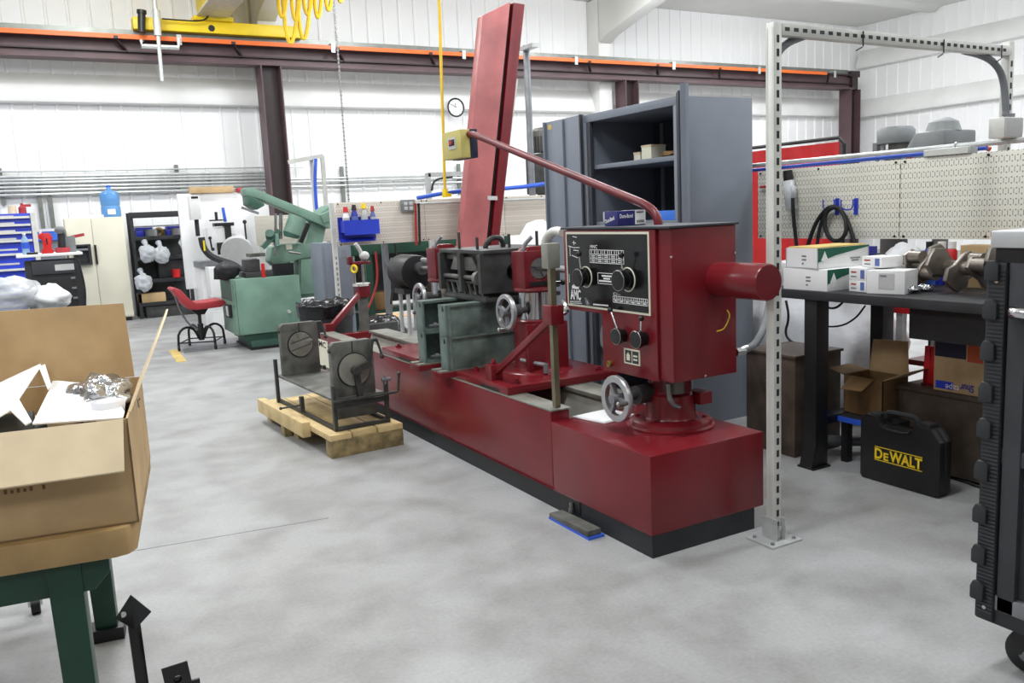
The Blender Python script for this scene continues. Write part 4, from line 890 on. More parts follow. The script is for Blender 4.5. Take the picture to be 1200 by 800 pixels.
# crankshaft
a, c = V((3.85, 2.80, BZ+.115)), V((3.64, 2.0, BZ+.115)); d = (c-a).normalized(); L = (c-a).length; sdv = V((-d.y, d.x, 0)); up = V((0, 0, 1))
cr = thing('crankshaft', 'large steel engine crankshaft lying on bench', 'crankshaft', ((a+c)/2-V((0, 0, .115))))
obj('main_journals', G().cyl(a, c, .032, 20), 'crank', cr)
obj('nose', G().cyl(a-d*.08, a+d*.02, .022, 16).cyl(a-d*.03, a+d*.01, .045, 20), 'crank', cr)
for i in range(7):
    t0 = .06+i*.128; ang = (.6, 2.3, 4.2, 5.6, 1.1, 3.3, .2)[i]; o = a+d*(L*t0)
    ua = sdv*math.cos(ang)+up*math.sin(ang); ub = -sdv*math.sin(ang)+up*math.cos(ang)
    poly = [(-.05, -.115), (0, -.12), (.05, -.115), (.078, -.06), (.055, -.02), (.046, .05), (.03, .085), (-.03, .085), (-.046, .05), (-.055, -.02), (-.078, -.06)]
    poly = [(x*.9, y*.93) for x, y in poly]
    obj('crank_web', G().prism(poly, o, ua, ub, d*.026), 'crank', cr, bevel=.005)
    if i < 6: obj('crank_pin', G().cyl(o+d*.026+ub*.052, o+d*(L*.128)+ub*.052, .03, 18), 'crank', cr)
# things stored at the back of the bench
q = PX(1128, 300, 3.98)
solo('carton', G().box(3.96, 4.05, q.y-.22, q.y-.0, BZ+.0005, BZ+.205), 'card', 'plain brown carton standing behind the crankshaft against pegboard', 'box', bevel=.002)
solo('plastic_sheet', G().blob((3.97, PX(1058, 292, 3.97).y, BZ+.1), .05, .12, .1, 16, 10, .12, 5), 'poly_white', 'bulging milky plastic bag behind white boxes on bench', 'bag')
for (px, m, hh, lab) in ((1012, 'blue_deep', .19, 'dark blue plastic bin behind the small white box'), (1080, 'blue_light', .17, 'bright blue plastic bin between bag and crankshaft')):
    q = PX(px, 300, 4.0); t = thing('parts_bin', lab, 'bin', (4.0, q.y, BZ), 'blue bins on the bench')
    g = G().prism([(0, 0), (.16, 0), (.16, hh), (.05, hh), (0, hh*.62)], (3.955, q.y-.06, BZ+.0005), (.5, 0, 0), (0, 0, 1), (0, .004, 0)); g.prism([(0, 0), (.16, 0), (.16, hh), (.05, hh), (0, hh*.62)], (3.955, q.y+.056, BZ+.0005), (.5, 0, 0), (0, 0, 1), (0, .004, 0))
    g.box(3.955, 4.035, q.y-.056, q.y+.056, BZ+.0005, BZ+.006).box(4.031, 4.035, q.y-.056, q.y+.056, BZ+.006, BZ+hh).box(3.955, 3.959, q.y-.056, q.y+.056, BZ+.006, BZ+hh*.6)
    obj('bin_shell', g, m, t); obj('front_lip', G().box(3.95, 3.955, q.y-.06, q.y+.06, BZ+hh*.55, BZ+hh*.62), m, t)
for k, (px, m) in enumerate(((1089, 'blue_deep'), (1103, 'blue_deep'), (1115, 'red_bright'))):
    q = PX(px, 290, 4.02); t = thing('spray_can', ('black capped blue can next to bright blue bin', 'blue can standing between two cans on bench back', 'red can with white cap against the brown carton')[k], 'can', (4.02, q.y, BZ), 'cans at the back of the bench')
    obj('can', G().lathe([(0, 0), (.026, 0), (.026, .17), (.02, .182), (0, .184)], (4.025, q.y, BZ+.0005), (0, 0, 1), 16), m, t); obj('cap', G().cyl((4.025, q.y, BZ+.184), (4.025, q.y, BZ+.218), .019, 14), 'black' if k == 0 else 'white', t)
tq = PX(1033, 308, 3.93); solo('saw_disc', G().cyl((3.9, tq.y-.01, BZ+.12), (3.91, tq.y, BZ+.135), .045, 24).cyl((3.895, tq.y-.012, BZ+.118), (3.9, tq.y-.01, BZ+.12), .012, 12).cyl((3.91, tq.y, BZ+.0005), (3.912, tq.y+.01, BZ+.12), .02, 12), 'iron_dark', 'dark round disc tool standing behind the white boxes', 'tool')
# cables under the worktop
def ub(pts, r, lab): return solo('power_cord', G().tube([PX(*p) for p in pts], r, 6, 2), 'rubber', lab, 'cord', 'cords under the bench')
ub([(962, 352, 3.6), (970, 361, 3.6), (980, 361, 3.6), (988, 354, 3.6), (990, 349, 3.6)], .006, 'short black cord sagging right under the worktop')
ub([(960, 382, 3.6), (985, 383, 3.6), (1003, 373, 3.65), (1014, 358, 3.7)], .005, 'thin black cord curving from bench leg up to worktop')
ub([(921, 352, 3.85), (925, 372, 3.85), (919, 392, 3.85), (930, 403, 3.85), (946, 407, 3.85), (960, 412, 3.85)], .008, 'thick black cord hanging between strut post and bench leg')

# ------------------------------------------------------------------ under the bench
q = V((3.5, 3.24, 0))
t = thing('steel_cabinet', 'low rusty brown steel box behind the bench leg', 'cabinet', (3.7, 3.4, 0))
obj('body', G().box(3.5, 3.86, 3.2, 3.56, 0, .55), 'rust_box', t, bevel=.004); obj('lid', G().box(3.49, 3.87, 3.19, 3.57, .55, .565), 'rust_box', t, bevel=.003)
obj('handle', G().tube([(3.495, 3.33, .4), (3.475, 3.33, .4), (3.475, 3.43, .4), (3.495, 3.43, .4)], .007, 6), 'iron_dark', t)
t = thing('floor_dolly', 'low black platform with bright blue front edge under bench', 'dolly', (3.8, 2.95, 0))
obj('deck', G().box(3.63, 4.0, 2.72, 3.12, .23, .255), 'soft_black', t); obj('edge_strip', G().box(3.622, 3.63, 2.72, 3.12, .225, .252), 'cable_blue', t)
for (x, y) in ((3.67, 2.76), (3.67, 3.0), (3.95, 2.76), (3.95, 3.0)): obj('leg', G().box(x-.02, x+.02, y-.02, y+.02, 0, .23), 'black', t)
# open carton
o = V((3.71, 2.815, .2555)); sx, sy, h = .2, .24, .2
t = thing('open_carton', 'torn open brown carton with raised flaps under the bench', 'box', o+V((sx/2, sy/2, 0)))
g = G().box(o.x, o.x+sx, o.y, o.y+sy, o.z, o.z+.004)
for bx in ((o.x, o.x+.004, o.y, o.y+sy), (o.x+sx-.004, o.x+sx, o.y, o.y+sy), (o.x, o.x+sx, o.y, o.y+.004), (o.x, o.x+sx, o.y+sy-.004, o.y+sy)): g.box(*bx, o.z, o.z+h)
obj('carton', g, 'card_dark', t)
obj('flap', G().prism([(0, 0), (sy, 0), (sy-.01, .17), (.02, .18)], (o.x+sx, o.y, o.z+h), (0, 1, 0), (.1, 0, 1), (.004, 0, 0)), 'card', t)
obj('flap', G().prism([(0, 0), (sx, 0), (sx, .16), (.02, .15)], (o.x, o.y, o.z+h), (1, 0, 0), (0, -.85, .4), (0, 0, .004)), 'card', t)
obj('flap', G().prism([(0, 0), (sx, 0), (sx, .12), (.02, .12)], (o.x, o.y+sy, o.z+h), (1, 0, 0), (0, 1, .15), (0, 0, .004)), 'card_dark', t)
obj('flap', G().prism([(0, 0), (sy*.6, 0), (sy*.6, .1), (.02, .09)], (o.x, o.y+.05, o.z+h), (0, 1, 0), (-.8, 0, -.6), (0, 0, .004)), 'card_dark', t)
# rusty chest with printed carton and red stands
t = thing('steel_chest', 'wide dark rusty steel chest on the floor under bench', 'chest', (3.95, 2.2, 0))
obj('body', G().box(3.8, 4.15, 1.6, 2.79, .02, .41), 'rust_box', t, bevel=.005); obj('lid', G().box(3.79, 4.15, 1.59, 2.8, .41, .432), 'rust_box', t, bevel=.003); obj('skid', G().box(3.82, 3.88, 1.65, 2.78, 0, .02), 'black', t)
cx, cy0, cy1, cz0, cz1 = 3.82, 2.33, 2.61, .4325, .742
t = thing('printed_carton', 'brown shipping carton with navy and orange print standing on chest', 'box', (3.95, 2.47, cz0))
bd = obj('carton', G().box(cx, 4.05, cy0, cy1, cz0, cz1), 'card', t, bevel=.002)
obj('navy_print', G().box(cx-.001, cx, cy0+.115, cy1-.004, cz0+.17, cz1-.003), 'navy_label', bd)
obj('orange_print', G().box(cx-.001, cx, cy0+.03, cy0+.108, cz0+.16, cz1-.003), 'label_orange', bd)
obj('blue_print', G().box(cx-.001, cx, cy1-.105, cy1-.012, cz0+.012, cz0+.05), 'blue', bd)
text('lettering', 'Shur', (cx-.0005, cy0+.07, cz0+.05), (0, 1, 0), (0, 0, -1), .036, .07, 'blue_deep', bd, bold=.02)
text('lettering', 'tape', (cx-.0015, cy0+.145, cz0+.046), (0, 1, 0), (0, 0, -1), .032, .07, 'white', bd, lift=.0005)
for k, y in enumerate((2.655, 2.69)):
    t = thing('red_jack', 'slim red steel jack with pointed stem ' + ('leaning on the printed carton' if k == 0 else 'standing beside another on the chest'), 'jack', (3.9, y, .4325), 'red jacks on the chest')
    obj('body', G().prism([(-.022, 0), (.022, 0), (.014, .2), (-.014, .2)], (3.88, y, .433), (0, 1, 0), (0, 0, 1), (.03, 0, 0)), 'red_bright', t, bevel=.003); obj('stem', G().cyl((3.895, y, .63), (3.895, y, .7), .006, 8), 'iron_dark', t)
    obj('foot', G().box(3.86, 3.93, y-.016, y+.016, .4328, .445), 'red_deep', t)
# power tool case ---------------------------------------------------------
t = thing('tool_case', 'black plastic power tool case with yellow lettering on the floor', 'case', (3.56, 2.57, 0))
L, H, T = .43, .335, .09; o = V((3.507, 2.355, 0))
def P2(y, z): return (y, z)
pr = [(.015, 0), (L-.015, 0), (L, .015), (L, H-.03), (L-.03, H-.005), (L-.1, H-.005), (L-.125, H-.05), (.155, H-.05), (.13, H-.005), (.05, H-.015), (0, H-.075), (0, .015)]
for (dx, th, m) in ((0, .043, 'black'), (.047, .043, 'black')):
    obj('shell', G().prism(pr, (o.x+dx, o.y, .002), (0, 1, 0), (0, 0, 1), (th, 0, 0)), m, t, bevel=.006)
obj('parting_band', G().prism([(y*.99+.002, z*.985+.003) for y, z in pr], (o.x+.042, o.y, .001), (0, 1, 0), (0, 0, 1), (.006, 0, 0)), 'soft_black', t)
obj('carry_handle', G().tube([(o.x+.045, o.y+.14, H-.02), (o.x+.045, o.y+.15, H+.012), (o.x+.045, o.y+.18, H+.016), (o.x+.045, o.y+L-.15, H+.016), (o.x+.045, o.y+L-.12, H+.012), (o.x+.045, o.y+L-.11, H-.02)], .013, 8, 1), 'soft_black', t)
for y in (.09, L-.075): obj('latch', G().box(o.x+.015, o.x+.07, o.y+y-.028, o.y+y+.028, H-.014, H+.004), 'soft_black', t, bevel=.003)
obj('recess_rim', G().tube([(o.x-.001, o.y+L-.115, H-.035), (o.x-.001, o.y+L-.13, H-.06), (o.x-.001, o.y+.165, H-.06), (o.x-.001, o.y+.15, H-.035)], .005, 6, 1), 'soft_black', t)
ly0, ly1, lz0, lz1 = o.y+L*.2, o.y+L*.8, .118, .172
lg = obj('logo', G().box(o.x-.001, o.x, ly0, ly1, lz0-.008, lz0-.004).box(o.x-.001, o.x, ly0, ly1, lz1+.004, lz1+.008), 'gold', t)
text('lettering', 'D', (o.x, ly1, lz0), (0, -1, 0), (0, 0, 1), lz1-lz0, .045, 'gold', lg, bold=.035)
text('lettering', 'E', (o.x, ly1-.05, lz0), (0, -1, 0), (0, 0, 1), (lz1-lz0)*.72, .028, 'gold', lg, bold=.035)
text('lettering', 'WALT', (o.x, ly1-.083, lz0), (0, -1, 0), (0, 0, 1), lz1-lz0, ly1-ly0-.083, 'gold', lg, bold=.035)
# pipes on the floor behind the case
solo('floor_pipe', G().cyl((3.62, 3.3, .06), (4.1, 2.86, .06), .03, 10), 'hose_grey', 'grey pipe lying on floor below the platform', 'pipe')
solo('floor_cable', G().tube([PZ(1100, 555, .008), PZ(1125, 562, .008), PZ(1150, 571, .008), PZ(1180, 579, .008)], .007, 6, 1), 'rubber', 'black cable lying on the floor right of tool case', 'cable')

# ------------------------------------------------------------------ behind the bench
solo('plastic_sheeting', G().blob((4.5, 4.0, .42), .3, .7, .55, 22, 14, .12, 11), 'poly_white', 'large heap of white plastic sheeting behind the black bench', 'sheeting')
t = thing('red_table', 'red steel table seen under the bench beside plastic sheeting', 'table', (4.65, 2.75, 0))
obj('top', G().box(4.3, 5.0, 2.3, 3.2, .72, .8), 'red_bright', t); obj('shelf', G().box(4.35, 4.95, 2.35, 3.15, .42, .45), 'red_deep', t)
for (x, y) in ((4.33, 2.33), (4.97, 2.33), (4.33, 3.17), (4.97, 3.17)): obj('leg', G().box(x-.02, x+.02, y-.02, y+.02, 0, .72), 'galv', t)
cu = thing('welding_curtain', 'red welding curtain on black tube frame behind the pegboard', 'curtain', (5.4, 4.8, 0))
ya, yb = PX(987, 170, 5.4).y, 5.9; zc = PX(985, 161, 5.4).z
g = G(); n = 24; vs = []; 
for k in range(n+1):
    y = ya+.03+(yb-ya-.06)*k/n; x = 5.4+.012*math.sin(k*1.7); vs += [(x, y, .25), (x, y, zc-.03), (x+.004, y, zc-.03), (x+.004, y, .25)]
fs = [(4*k, 4*k+1, 4*k+5, 4*k+4) for k in range(n)]+[(4*k+1, 4*k+2, 4*k+6, 4*k+5) for k in range(n)]+[(4*k+2, 4*k+3, 4*k+7, 4*k+6) for k in range(n)]+[(4*k+3, 4*k, 4*k+4, 4*k+7) for k in range(n)]
obj('sheet', g.add(vs, fs), 'red_bright', cu)
obj('frame', G().tube([(5.4, ya-.02, 0), (5.4, ya-.02, zc-.05), (5.4, ya+.03, zc), (5.4, yb, zc), (5.4, yb+.02, zc-.05), (5.4, yb+.02, 0)], .014, 8), 'black', cu)
for y in (ya, yb): obj('foot', G().box(5.15, 5.65, y-.03, y+.0, 0, .03), 'black', cu)
# two column drills behind the bench
def drill(px0, px1, pyt, pyb, Xd, kind):
    a, c = PX(px0, pyt, Xd), PX(px1, pyt, Xd); y = (a.y+c.y)/2; r = (a.y-c.y)/2; zt = (a.z+c.z)/2; 
    t = thing('machine_motor', kind, 'motor', (Xd, y, 0), 'machines behind the bench'); return t, y, r, zt
t, y, r, zt = drill(1033, 1068, 148, 186, 5.3, 'grey ribbed vertical motor with flat cap rising behind the pegboard')
obj('cap', G().lathe([(0, 0), (r*1.02, 0), (r*1.05, .02), (r*1.05, .085), (r*.9, .11), (0, .115)], (5.3, y, zt-.115), (0, 0, 1), 24), 'motor_grey', t)
obj('stator', G().cyl((5.3, y-.03, 1.2), (5.3, y-.03, zt-.11), r*.62, 24), 'iron', t)
for k in range(10):
    an = k*PI/5; obj('fin', G().obox((5.3+r*.64*math.cos(an), y-.03+r*.64*math.sin(an), 1.5), (math.cos(an), math.sin(an), 0), (-math.sin(an), math.cos(an), 0), (0, 0, 1), .03, .008, .4), 'iron', t)
obj('tie_rod', G().cyl((5.3, y+r*.85, 1.3), (5.3, y+r*.85, zt-.1), .018, 8), 'galv', t)
obj('conduit_box', G().box(5.27, 5.33, y+r*1.1, y+r*1.4, zt-.19, zt-.1).tube([(5.3, y+r*1.25, zt-.19), (5.3, y+r*1.2, 1.5), (5.3, y+r*1.0, 1.2)], .016, 8, 1), 'motor_grey', t)
obj('pedestal', G().cyl((5.3, y, 0), (5.3, y, 1.2), .09, 20).cyl((5.3, y, 0), (5.3, y, .03), .14, 24), 'iron_dark', t)
t, y, r, zt = drill(1088, 1124, 143, 180, 5.3, 'grey belt-guard drill head with domed top behind the pegboard')
obj('belt_guard', G().prism([(-r*1.0, 0), (r*1.9, -.05), (r*1.9, -.0), (r*1.0, .16), (-r*1.0, .165)], (5.15, y, zt-.22), (0, 1, 0), (0, 0, 1), (.34, 0, 0)), 'motor_grey', t, bevel=.02)
obj('dome', G().lathe([(0, .09), (.04, .088), (.09, .06), (.11, 0), (0, 0)], (5.3, y, zt-.06), (0, 0, 1), 20), 'motor_grey', t)
obj('column', G().cyl((5.3, y, 0), (5.3, y, zt-.2), .05, 16).cyl((5.3, y, 0), (5.3, y, .04), .13, 24), 'iron', t)
# ------------------------------------------------------------------ green table with open carton, foreground
tl = V((.15, 2.307, 0)); TR = -.155
t = thing('packing_table', 'green steel table with thick maple top in the foreground', 'table', tl)
ox, oy, tz = tl.x, tl.y, .65
cr = [(-1.6, 0), (-.05, 0), (-.018, .012), (0, .045), (0, .835), (-.018, .868), (-.05, .88), (-1.6, .88)]
obj('wood_top', G().prism(cr, (ox, oy, tz-.075), (1, 0, 0), (0, 1, 0), (0, 0, .075)), 'wood_block', t, bevel=.006)
obj('apron', G().prism([(-1.5, 0), (-.07, 0), (-.07, -.04), (-.11, -.085), (-1.5, -.1)], (ox, oy+.03, tz-.076), (1, 0, 0), (0, 0, 1), (0, .04, 0)), 'green_bench', t, bevel=.003)
obj('apron', G().prism([(-1.5, 0), (-.07, 0), (-.07, -.04), (-.11, -.085), (-1.5, -.1)], (ox, oy+.8, tz-.076), (1, 0, 0), (0, 0, 1), (0, .04, 0)), 'green_bench', t, bevel=.003)
for (lx, ly) in ((-.175, .05), (-.2, .83), (-1.35, .05), (-1.35, .83)):
    l = obj('leg', G().prism([(-.04, 0), (.04, 0), (.04, -.525), (-.03, -.525)], (ox+lx, oy+ly-.03, tz-.08), (1, 0, 0), (0, 0, 1), (0, .06, 0)), 'green_bench', t, bevel=.003)
    obj('foot', G().box(ox+lx-.05, ox+lx+.06, oy+ly-.045, oy+ly+.045, 0, .045), 'black', l, bevel=.004)
t.rotation_euler.z = TR
R = Matrix.Rotation(TR, 3, 'Z')
# carton: box with flap hanging in front, one standing at the back and a torn one at the side
cl = tl+V((0, 0, tz+.0005))
c = thing('packing_carton', 'large open cardboard carton with white paper inside on green table', 'box', cl)
W, D, H = 1.0, .66, .275; th = .005; x1 = cl.x+.012; x0 = x1-W; y0 = cl.y+.03; z0 = cl.z; y1 = y0+D; z1 = z0+H
g = G().box(x0, x1, y0, y0+th, z0, z1).box(x0, x1, y1-th, y1, z0, z1).box(x0, x0+th, y0, y1, z0, z1).box(x1-th, x1, y0, y1, z0, z1).box(x0, x1, y0, y1, z0, z0+th)
body = obj('carton', g, 'card', c)
fr = obj('front_flap', G().prism([(0, 0), (W-.02, 0), (W-.025, .135), (0, .14)], (x0+.01, y0-.004, z1+.002), (1, 0, 0), (0, -.5, -.87), (0, .002, -.004)), 'card_light', c)  # paler card than the box, light caught by the tilted flap painted in
obj('back_flap', G().prism([(0, 0), (W-.03, 0), (W-.04, .24), (0, .25)], (x0+.01, y1-.002, z1+.002), (1, 0, 0), (0, .12, .99), (0, .005, 0)), 'card', c)
jag = [(0, 0), (.58, -.005), (.6, .03), (.585, .06), (.605, .1), (.57, .13), (.6, .17), (.55, .2), (.5, .24), (.42, .25), (.2, .25), (.08, .16)]
obj('side_flap', G().prism([(a+.14, b) for a, b in jag], (x1-.002, y0-.06, z1+.001), (0, 1, 0), (.42, 0, .9), (.005, 0, 0)), 'card_light', c)
g = G()
for k in range(16):
    if k % 6 != 2: g.box(x1-.42+k*.014, x1-.413+k*.014, y0-.001, y0-.0002, z0+.122, z0+.13+.003*(k % 2))
tag(obj('printed_marks', g, 'card_dark', body), kind='stuff')
c.rotation_euler.z = TR
def pt(lx, ly, z): return tl+R @ V((lx, ly, 0))+V((0, 0, z))
# white paper bags and foil inside
Rm = lambda v: R @ V(v)
pz = z1-.03
fa, fb = pt(-.97, .045, z0+.007), pt(-.005, .68, 0)
ax, ay = R @ V((1, 0, 0)), R @ V((0, 1, 0))
g = G(); nx, ny = 26, 16; vs = []
for i in range(nx):
    for j in range(ny):
        q = pt(-.95+.935*i/(nx-1), .05+.61*j/(ny-1), 0); vs.append((q.x, q.y, z1-.085+.03*noise.noise(V((q.x*14, q.y*14, 0)))))
nn = len(vs); vs += [(v[0], v[1], z0+.007) for v in vs]
fs = [(i*ny+j, (i+1)*ny+j, (i+1)*ny+j+1, i*ny+j+1) for i in range(nx-1) for j in range(ny-1)]
fs += [tuple(nn+k for k in f)[::-1] for f in fs]
rim = [i*ny for i in range(nx)]+[(nx-1)*ny+j for j in range(1, ny)]+[i*ny+ny-1 for i in range(nx-2, -1, -1)]+[j for j in range(ny-2, 0, -1)]
fs += [(rim[k], rim[(k+1) % len(rim)], nn+rim[(k+1) % len(rim)], nn+rim[k]) for k in range(len(rim))]
solo('packing_fill', g.add(vs, fs), 'card_light', 'crumpled kraft packing fill under the white paper in the carton', 'packing')
def sheet(name, pts, m, lab, cat, th=.004):
    g = G()
    for quad in pts:
        q = [PZ(*w) for w in quad]; n = len(q); q += [w-V((0, 0, th)) for w in q]
        g.add(q, [tuple(range(n)), tuple(range(n, 2*n))[::-1]]+[(i, n+i, n+(i+1) % n, (i+1) % n) for i in range(n)])
    return solo(name, g, m, lab, cat, smooth=False)
sheet('packing_paper', [[(38, 496, .915), (144, 489, .915), (146, 482, .92), (128, 452, .935), (62, 445, .94), (57, 458, .935)]], 'paper', 'sheet of white packing paper lying flat inside the carton', 'paper')
sheet('paper_bag', [[(-30, 505, .92), (-30, 462, .96), (52, 423.5, 1.0), (46, 431, .985), (22, 467, .955), (12, 480, .945)], [(46, 431, .985), (52, 423.5, 1.0), (60, 450, .95), (56, 456, .945)], [(12, 480, .945), (22, 467, .955), (37, 493, .92), (30, 497, .915)]], 'paper', 'open white paper bag with raised mouth inside the carton', 'bag')
solo('wrapped_part', G().cyl(pt(-.62, .3, pz-.05), pt(-.25, .34, pz-.05), .07, 14).cyl(pt(-.3, .33, pz-.05), pt(-.22, .34, pz-.05), .03, 12), 'iron_dark', 'dark machined part showing inside the open paper bag', 'part')
solo('packing_foil', G().blob(pt(-.085, .46, pz+.005), .085, .13, .06, 16, 10, .35, 2), 'foil', 'crumpled silver foil inside the carton corner', 'foil')
q = pt(-.05, .25, pz-.02); solo('paper_cup', G().cyl(q, q+V((0, 0, .06)), .035, 18, .045), 'sheet_white', 'small white paper tube between foil and packing paper', 'tube')
# chair caster and rubber mat under the table
q = PZ(43, 718); t = thing('stool_caster', 'black swivel caster standing under the green table', 'caster', (q.x, q.y, 0))
obj('wheel', G().cyl((q.x-.015, q.y, .03), (q.x+.015, q.y, .03), .03, 18), 'black', t); obj('fork', G().box(q.x-.024, q.x+.024, q.y-.006, q.y+.02, .03, .075).cyl((q.x, q.y, .075), (q.x, q.y, .13), .01, 10), 'chrome', t)
obj('seat_arm', G().beam((q.x, q.y, .14), (q.x-.3, q.y+.05, .17), .03, .03).cyl((q.x-.3, q.y+.05, .0), (q.x-.3, q.y+.05, .19), .03, 12), 'black', t)
q = PZ(-2, 790); solo('spare_tyre', G().ring((q.x-.03, q.y, .07), (1, .2, 0), .055, .016, 24, 8).cyl((q.x-.045, q.y, .07), (q.x-.015, q.y, .07), .05, 20), 'rubber', 'small black ribbed wheel on floor under green table', 'wheel')

# ------------------------------------------------------------------ black steel stands in front
q = PY(155, 715, 2.0)
t = thing('bracket_stand', 'black square tube stand with folded diamond plate on top', 'stand', (q.x+.005, 2.0, 0))
tp = V((q.x, 2.0, q.z-.03)); bt = V((q.x+.008, 2.0, .008))
obj('tube', G().beam(bt, tp, .026, .026, (1, 0, 0)), 'black_gloss', t, bevel=.002)
ce = V((q.x, 1.985, q.z))
obj('plate', G().prism([(-.036, 0), (0, -.04), (0, .042)], ce, (1, .25, 0), (0, 0, 1), (0, .004, 0)), 'black_gloss', t)
obj('plate', G().prism([(.036, 0), (0, .042), (0, -.04)], ce, (1, -.5, 0), (0, 0, 1), (0, .004, 0)), 'soft_black', t)
obj('bolt_hole', G().cyl(ce+V((-.02, -.006, .004)), ce+V((-.02, -.004, .004)), .0065, 12), 'label_grey', t)
obj('base', G().box(q.x-.09, q.x+.11, 1.92, 2.08, 0, .008), 'black', t)
q = PY(206, 782, 1.85)
t = thing('bracket_stand', 'black stand with square punched plate beside the diamond-topped stand', 'stand', (q.x+.005, 1.85, 0))
obj('tube', G().beam((q.x+.008, 1.86, .008), (q.x, 1.86, q.z-.02), .026, .026, (1, 0, 0)), 'black_gloss', t, bevel=.002)
obj('plate', G().plate_hole(.052, .065, .0085, (q.x, 1.84, q.z-.022), (1, -.1, .1), (-.1, 0, 1), (0, .004, 0)), 'black_gloss', t)
obj('side_tab', G().box(q.x+.025, q.x+.045, 1.85, 1.856, q.z-.1, q.z-.04), 'black', t)
obj('base', G().box(q.x-.08, q.x+.1, 1.77, 1.91, 0, .008), 'black', t)

# ------------------------------------------------------------------ dark shop cart at the right edge
CXl, CYf, CYn = 2.305, 1.42, .72
c = thing('shop_cart', 'dark grey steel shop cart on casters with knob rail and light tray', 'cart', (2.6, 1.1, 0))
obj('corner_post', G().box(CXl-.006, CXl+.03, CYf-.055, CYf, .16, 1.2), 'soft_black', c, bevel=.006)
g = G()
for k in range(88): g.box(CXl-.0085, CXl-.006, CYf-.053, CYf-.006, .185+k*.0114, .185+k*.0114+.0055)
tag(obj('ribbing', g, 'cart_grey', c), kind='stuff')
for (x, y) in ((1157, 318), (1155, 363), (1152, 411), (1150, 459), (1148, 501.5), (1145, 550.5), (1143, 601), (1141.5, 648), (1140, 690)):
    p = PX(x+1, y, CXl-.012); hx = [(-.017, -.026), (.017, -.026), (.02, -.02), (.02, .02), (.006, .03), (-.012, .03), (-.02, .012), (-.02, -.02)]
    obj('peg_knob', G().prism(hx, (CXl-.006, p.y-.012, p.z), (0, -1, 0), (0, 0, 1), (-.014, 0, 0)), 'soft_black', c, bevel=.003)
for z in (.2, .62, 1.15):
    obj('rivet', G().cyl((CXl-.0095, CYf-.03, z), (CXl-.007, CYf-.03, z), .006, 10), 'chrome', c)
obj('side_panel', G().box(CXl+.02, CXl+.026, CYn, CYf-.055, .2, 1.2), 'cart_grey', c)
obj('panel_frame', G().box(CXl, CXl+.03, CYn, CYf-.055, .2, .245), 'dull_steel', c, bevel=.003)
obj('panel_frame', G().box(CXl+.004, CXl+.03, CYn, CYf-.055, .635, .68), 'cart_grey', c, bevel=.003)
obj('panel_frame', G().box(CXl+.004, CXl+.03, CYn, CYf-.055, 1.165, 1.21), 'soft_black', c, bevel=.003)
obj('corner_post', G().box(CXl, CXl+.03, CYf-.11, CYf-.06, .2, 1.2), 'cart_grey', c, bevel=.003)
g = G()
for z in (.30, .345, .46, .53, .62, .71, .79, .88): g.box(CXl+.017, CXl+.02, CYf-.17, CYf-.135, z, z+.018)
tag(obj('louvre_slots', g, 'cream', c), kind='stuff')
obj('handle', G().tube([(CXl+.0, CYf-.08, 1.07), (CXl-.03, CYf-.09, 1.07), (CXl-.035, CYf-.2, 1.07), (CXl-.03, CYf-.32, 1.07), (CXl+.02, CYf-.33, 1.07)], .018, 10, 2), 'chrome', c)
obj('tray', G().box(CXl-.012, 2.95, CYn, CYf-.01, 1.24, 1.287), 'tray_grey', c, bevel=.006)
obj('tray_lip', G().box(CXl+.0, 2.93, CYn, CYf-.02, 1.2, 1.24), 'black', c)
obj('body', G().box(CXl+.03, 2.92, CYn, CYf-.05, .2, 1.2), 'soft_black', c)
obj('base_frame', G().box(CXl+.002, 2.92, CYn, CYf, .155, .2), 'soft_black', c, bevel=.004)
for (x, y) in ((CXl+.1, CYf-.11), (CXl+.1, CYn+.1), (2.85, CYf-.11), (2.85, CYn+.1)):
    w = obj('caster', G().lathe([(.022, -.018), (.058, -.018), (.066, -.012), (.066, .012), (.058, .018), (.022, .018)], (x, y, .066), (1, .25, 0), 28), 'rubber', c)
    obj('caster_hub', G().cyl((x-.022, y-.005, .066), (x+.022, y+.005, .066), .03, 16).cyl((x-.04, y-.008, .066), (x-.03, y-.006, .066), .012, 8), 'dull_steel', w)
    obj('caster_fork', G().prism([(-.03, .02), (.02, -.012), (.035, 0), (.03, .09), (-.03, .09)], (x-.034, y, .066), (0, 1, 0), (0, 0, 1), (.006, 0, 0)).prism([(-.03, .02), (.02, -.012), (.035, 0), (.03, .09), (-.03, .09)], (x+.028, y, .066), (0, 1, 0), (0, 0, 1), (.006, 0, 0)).box(x-.034, x+.034, y-.03, y+.03, .146, .155), 'black', w)
# ------------------------------------------------------------------ along the back wall, left
BYW = 14.75
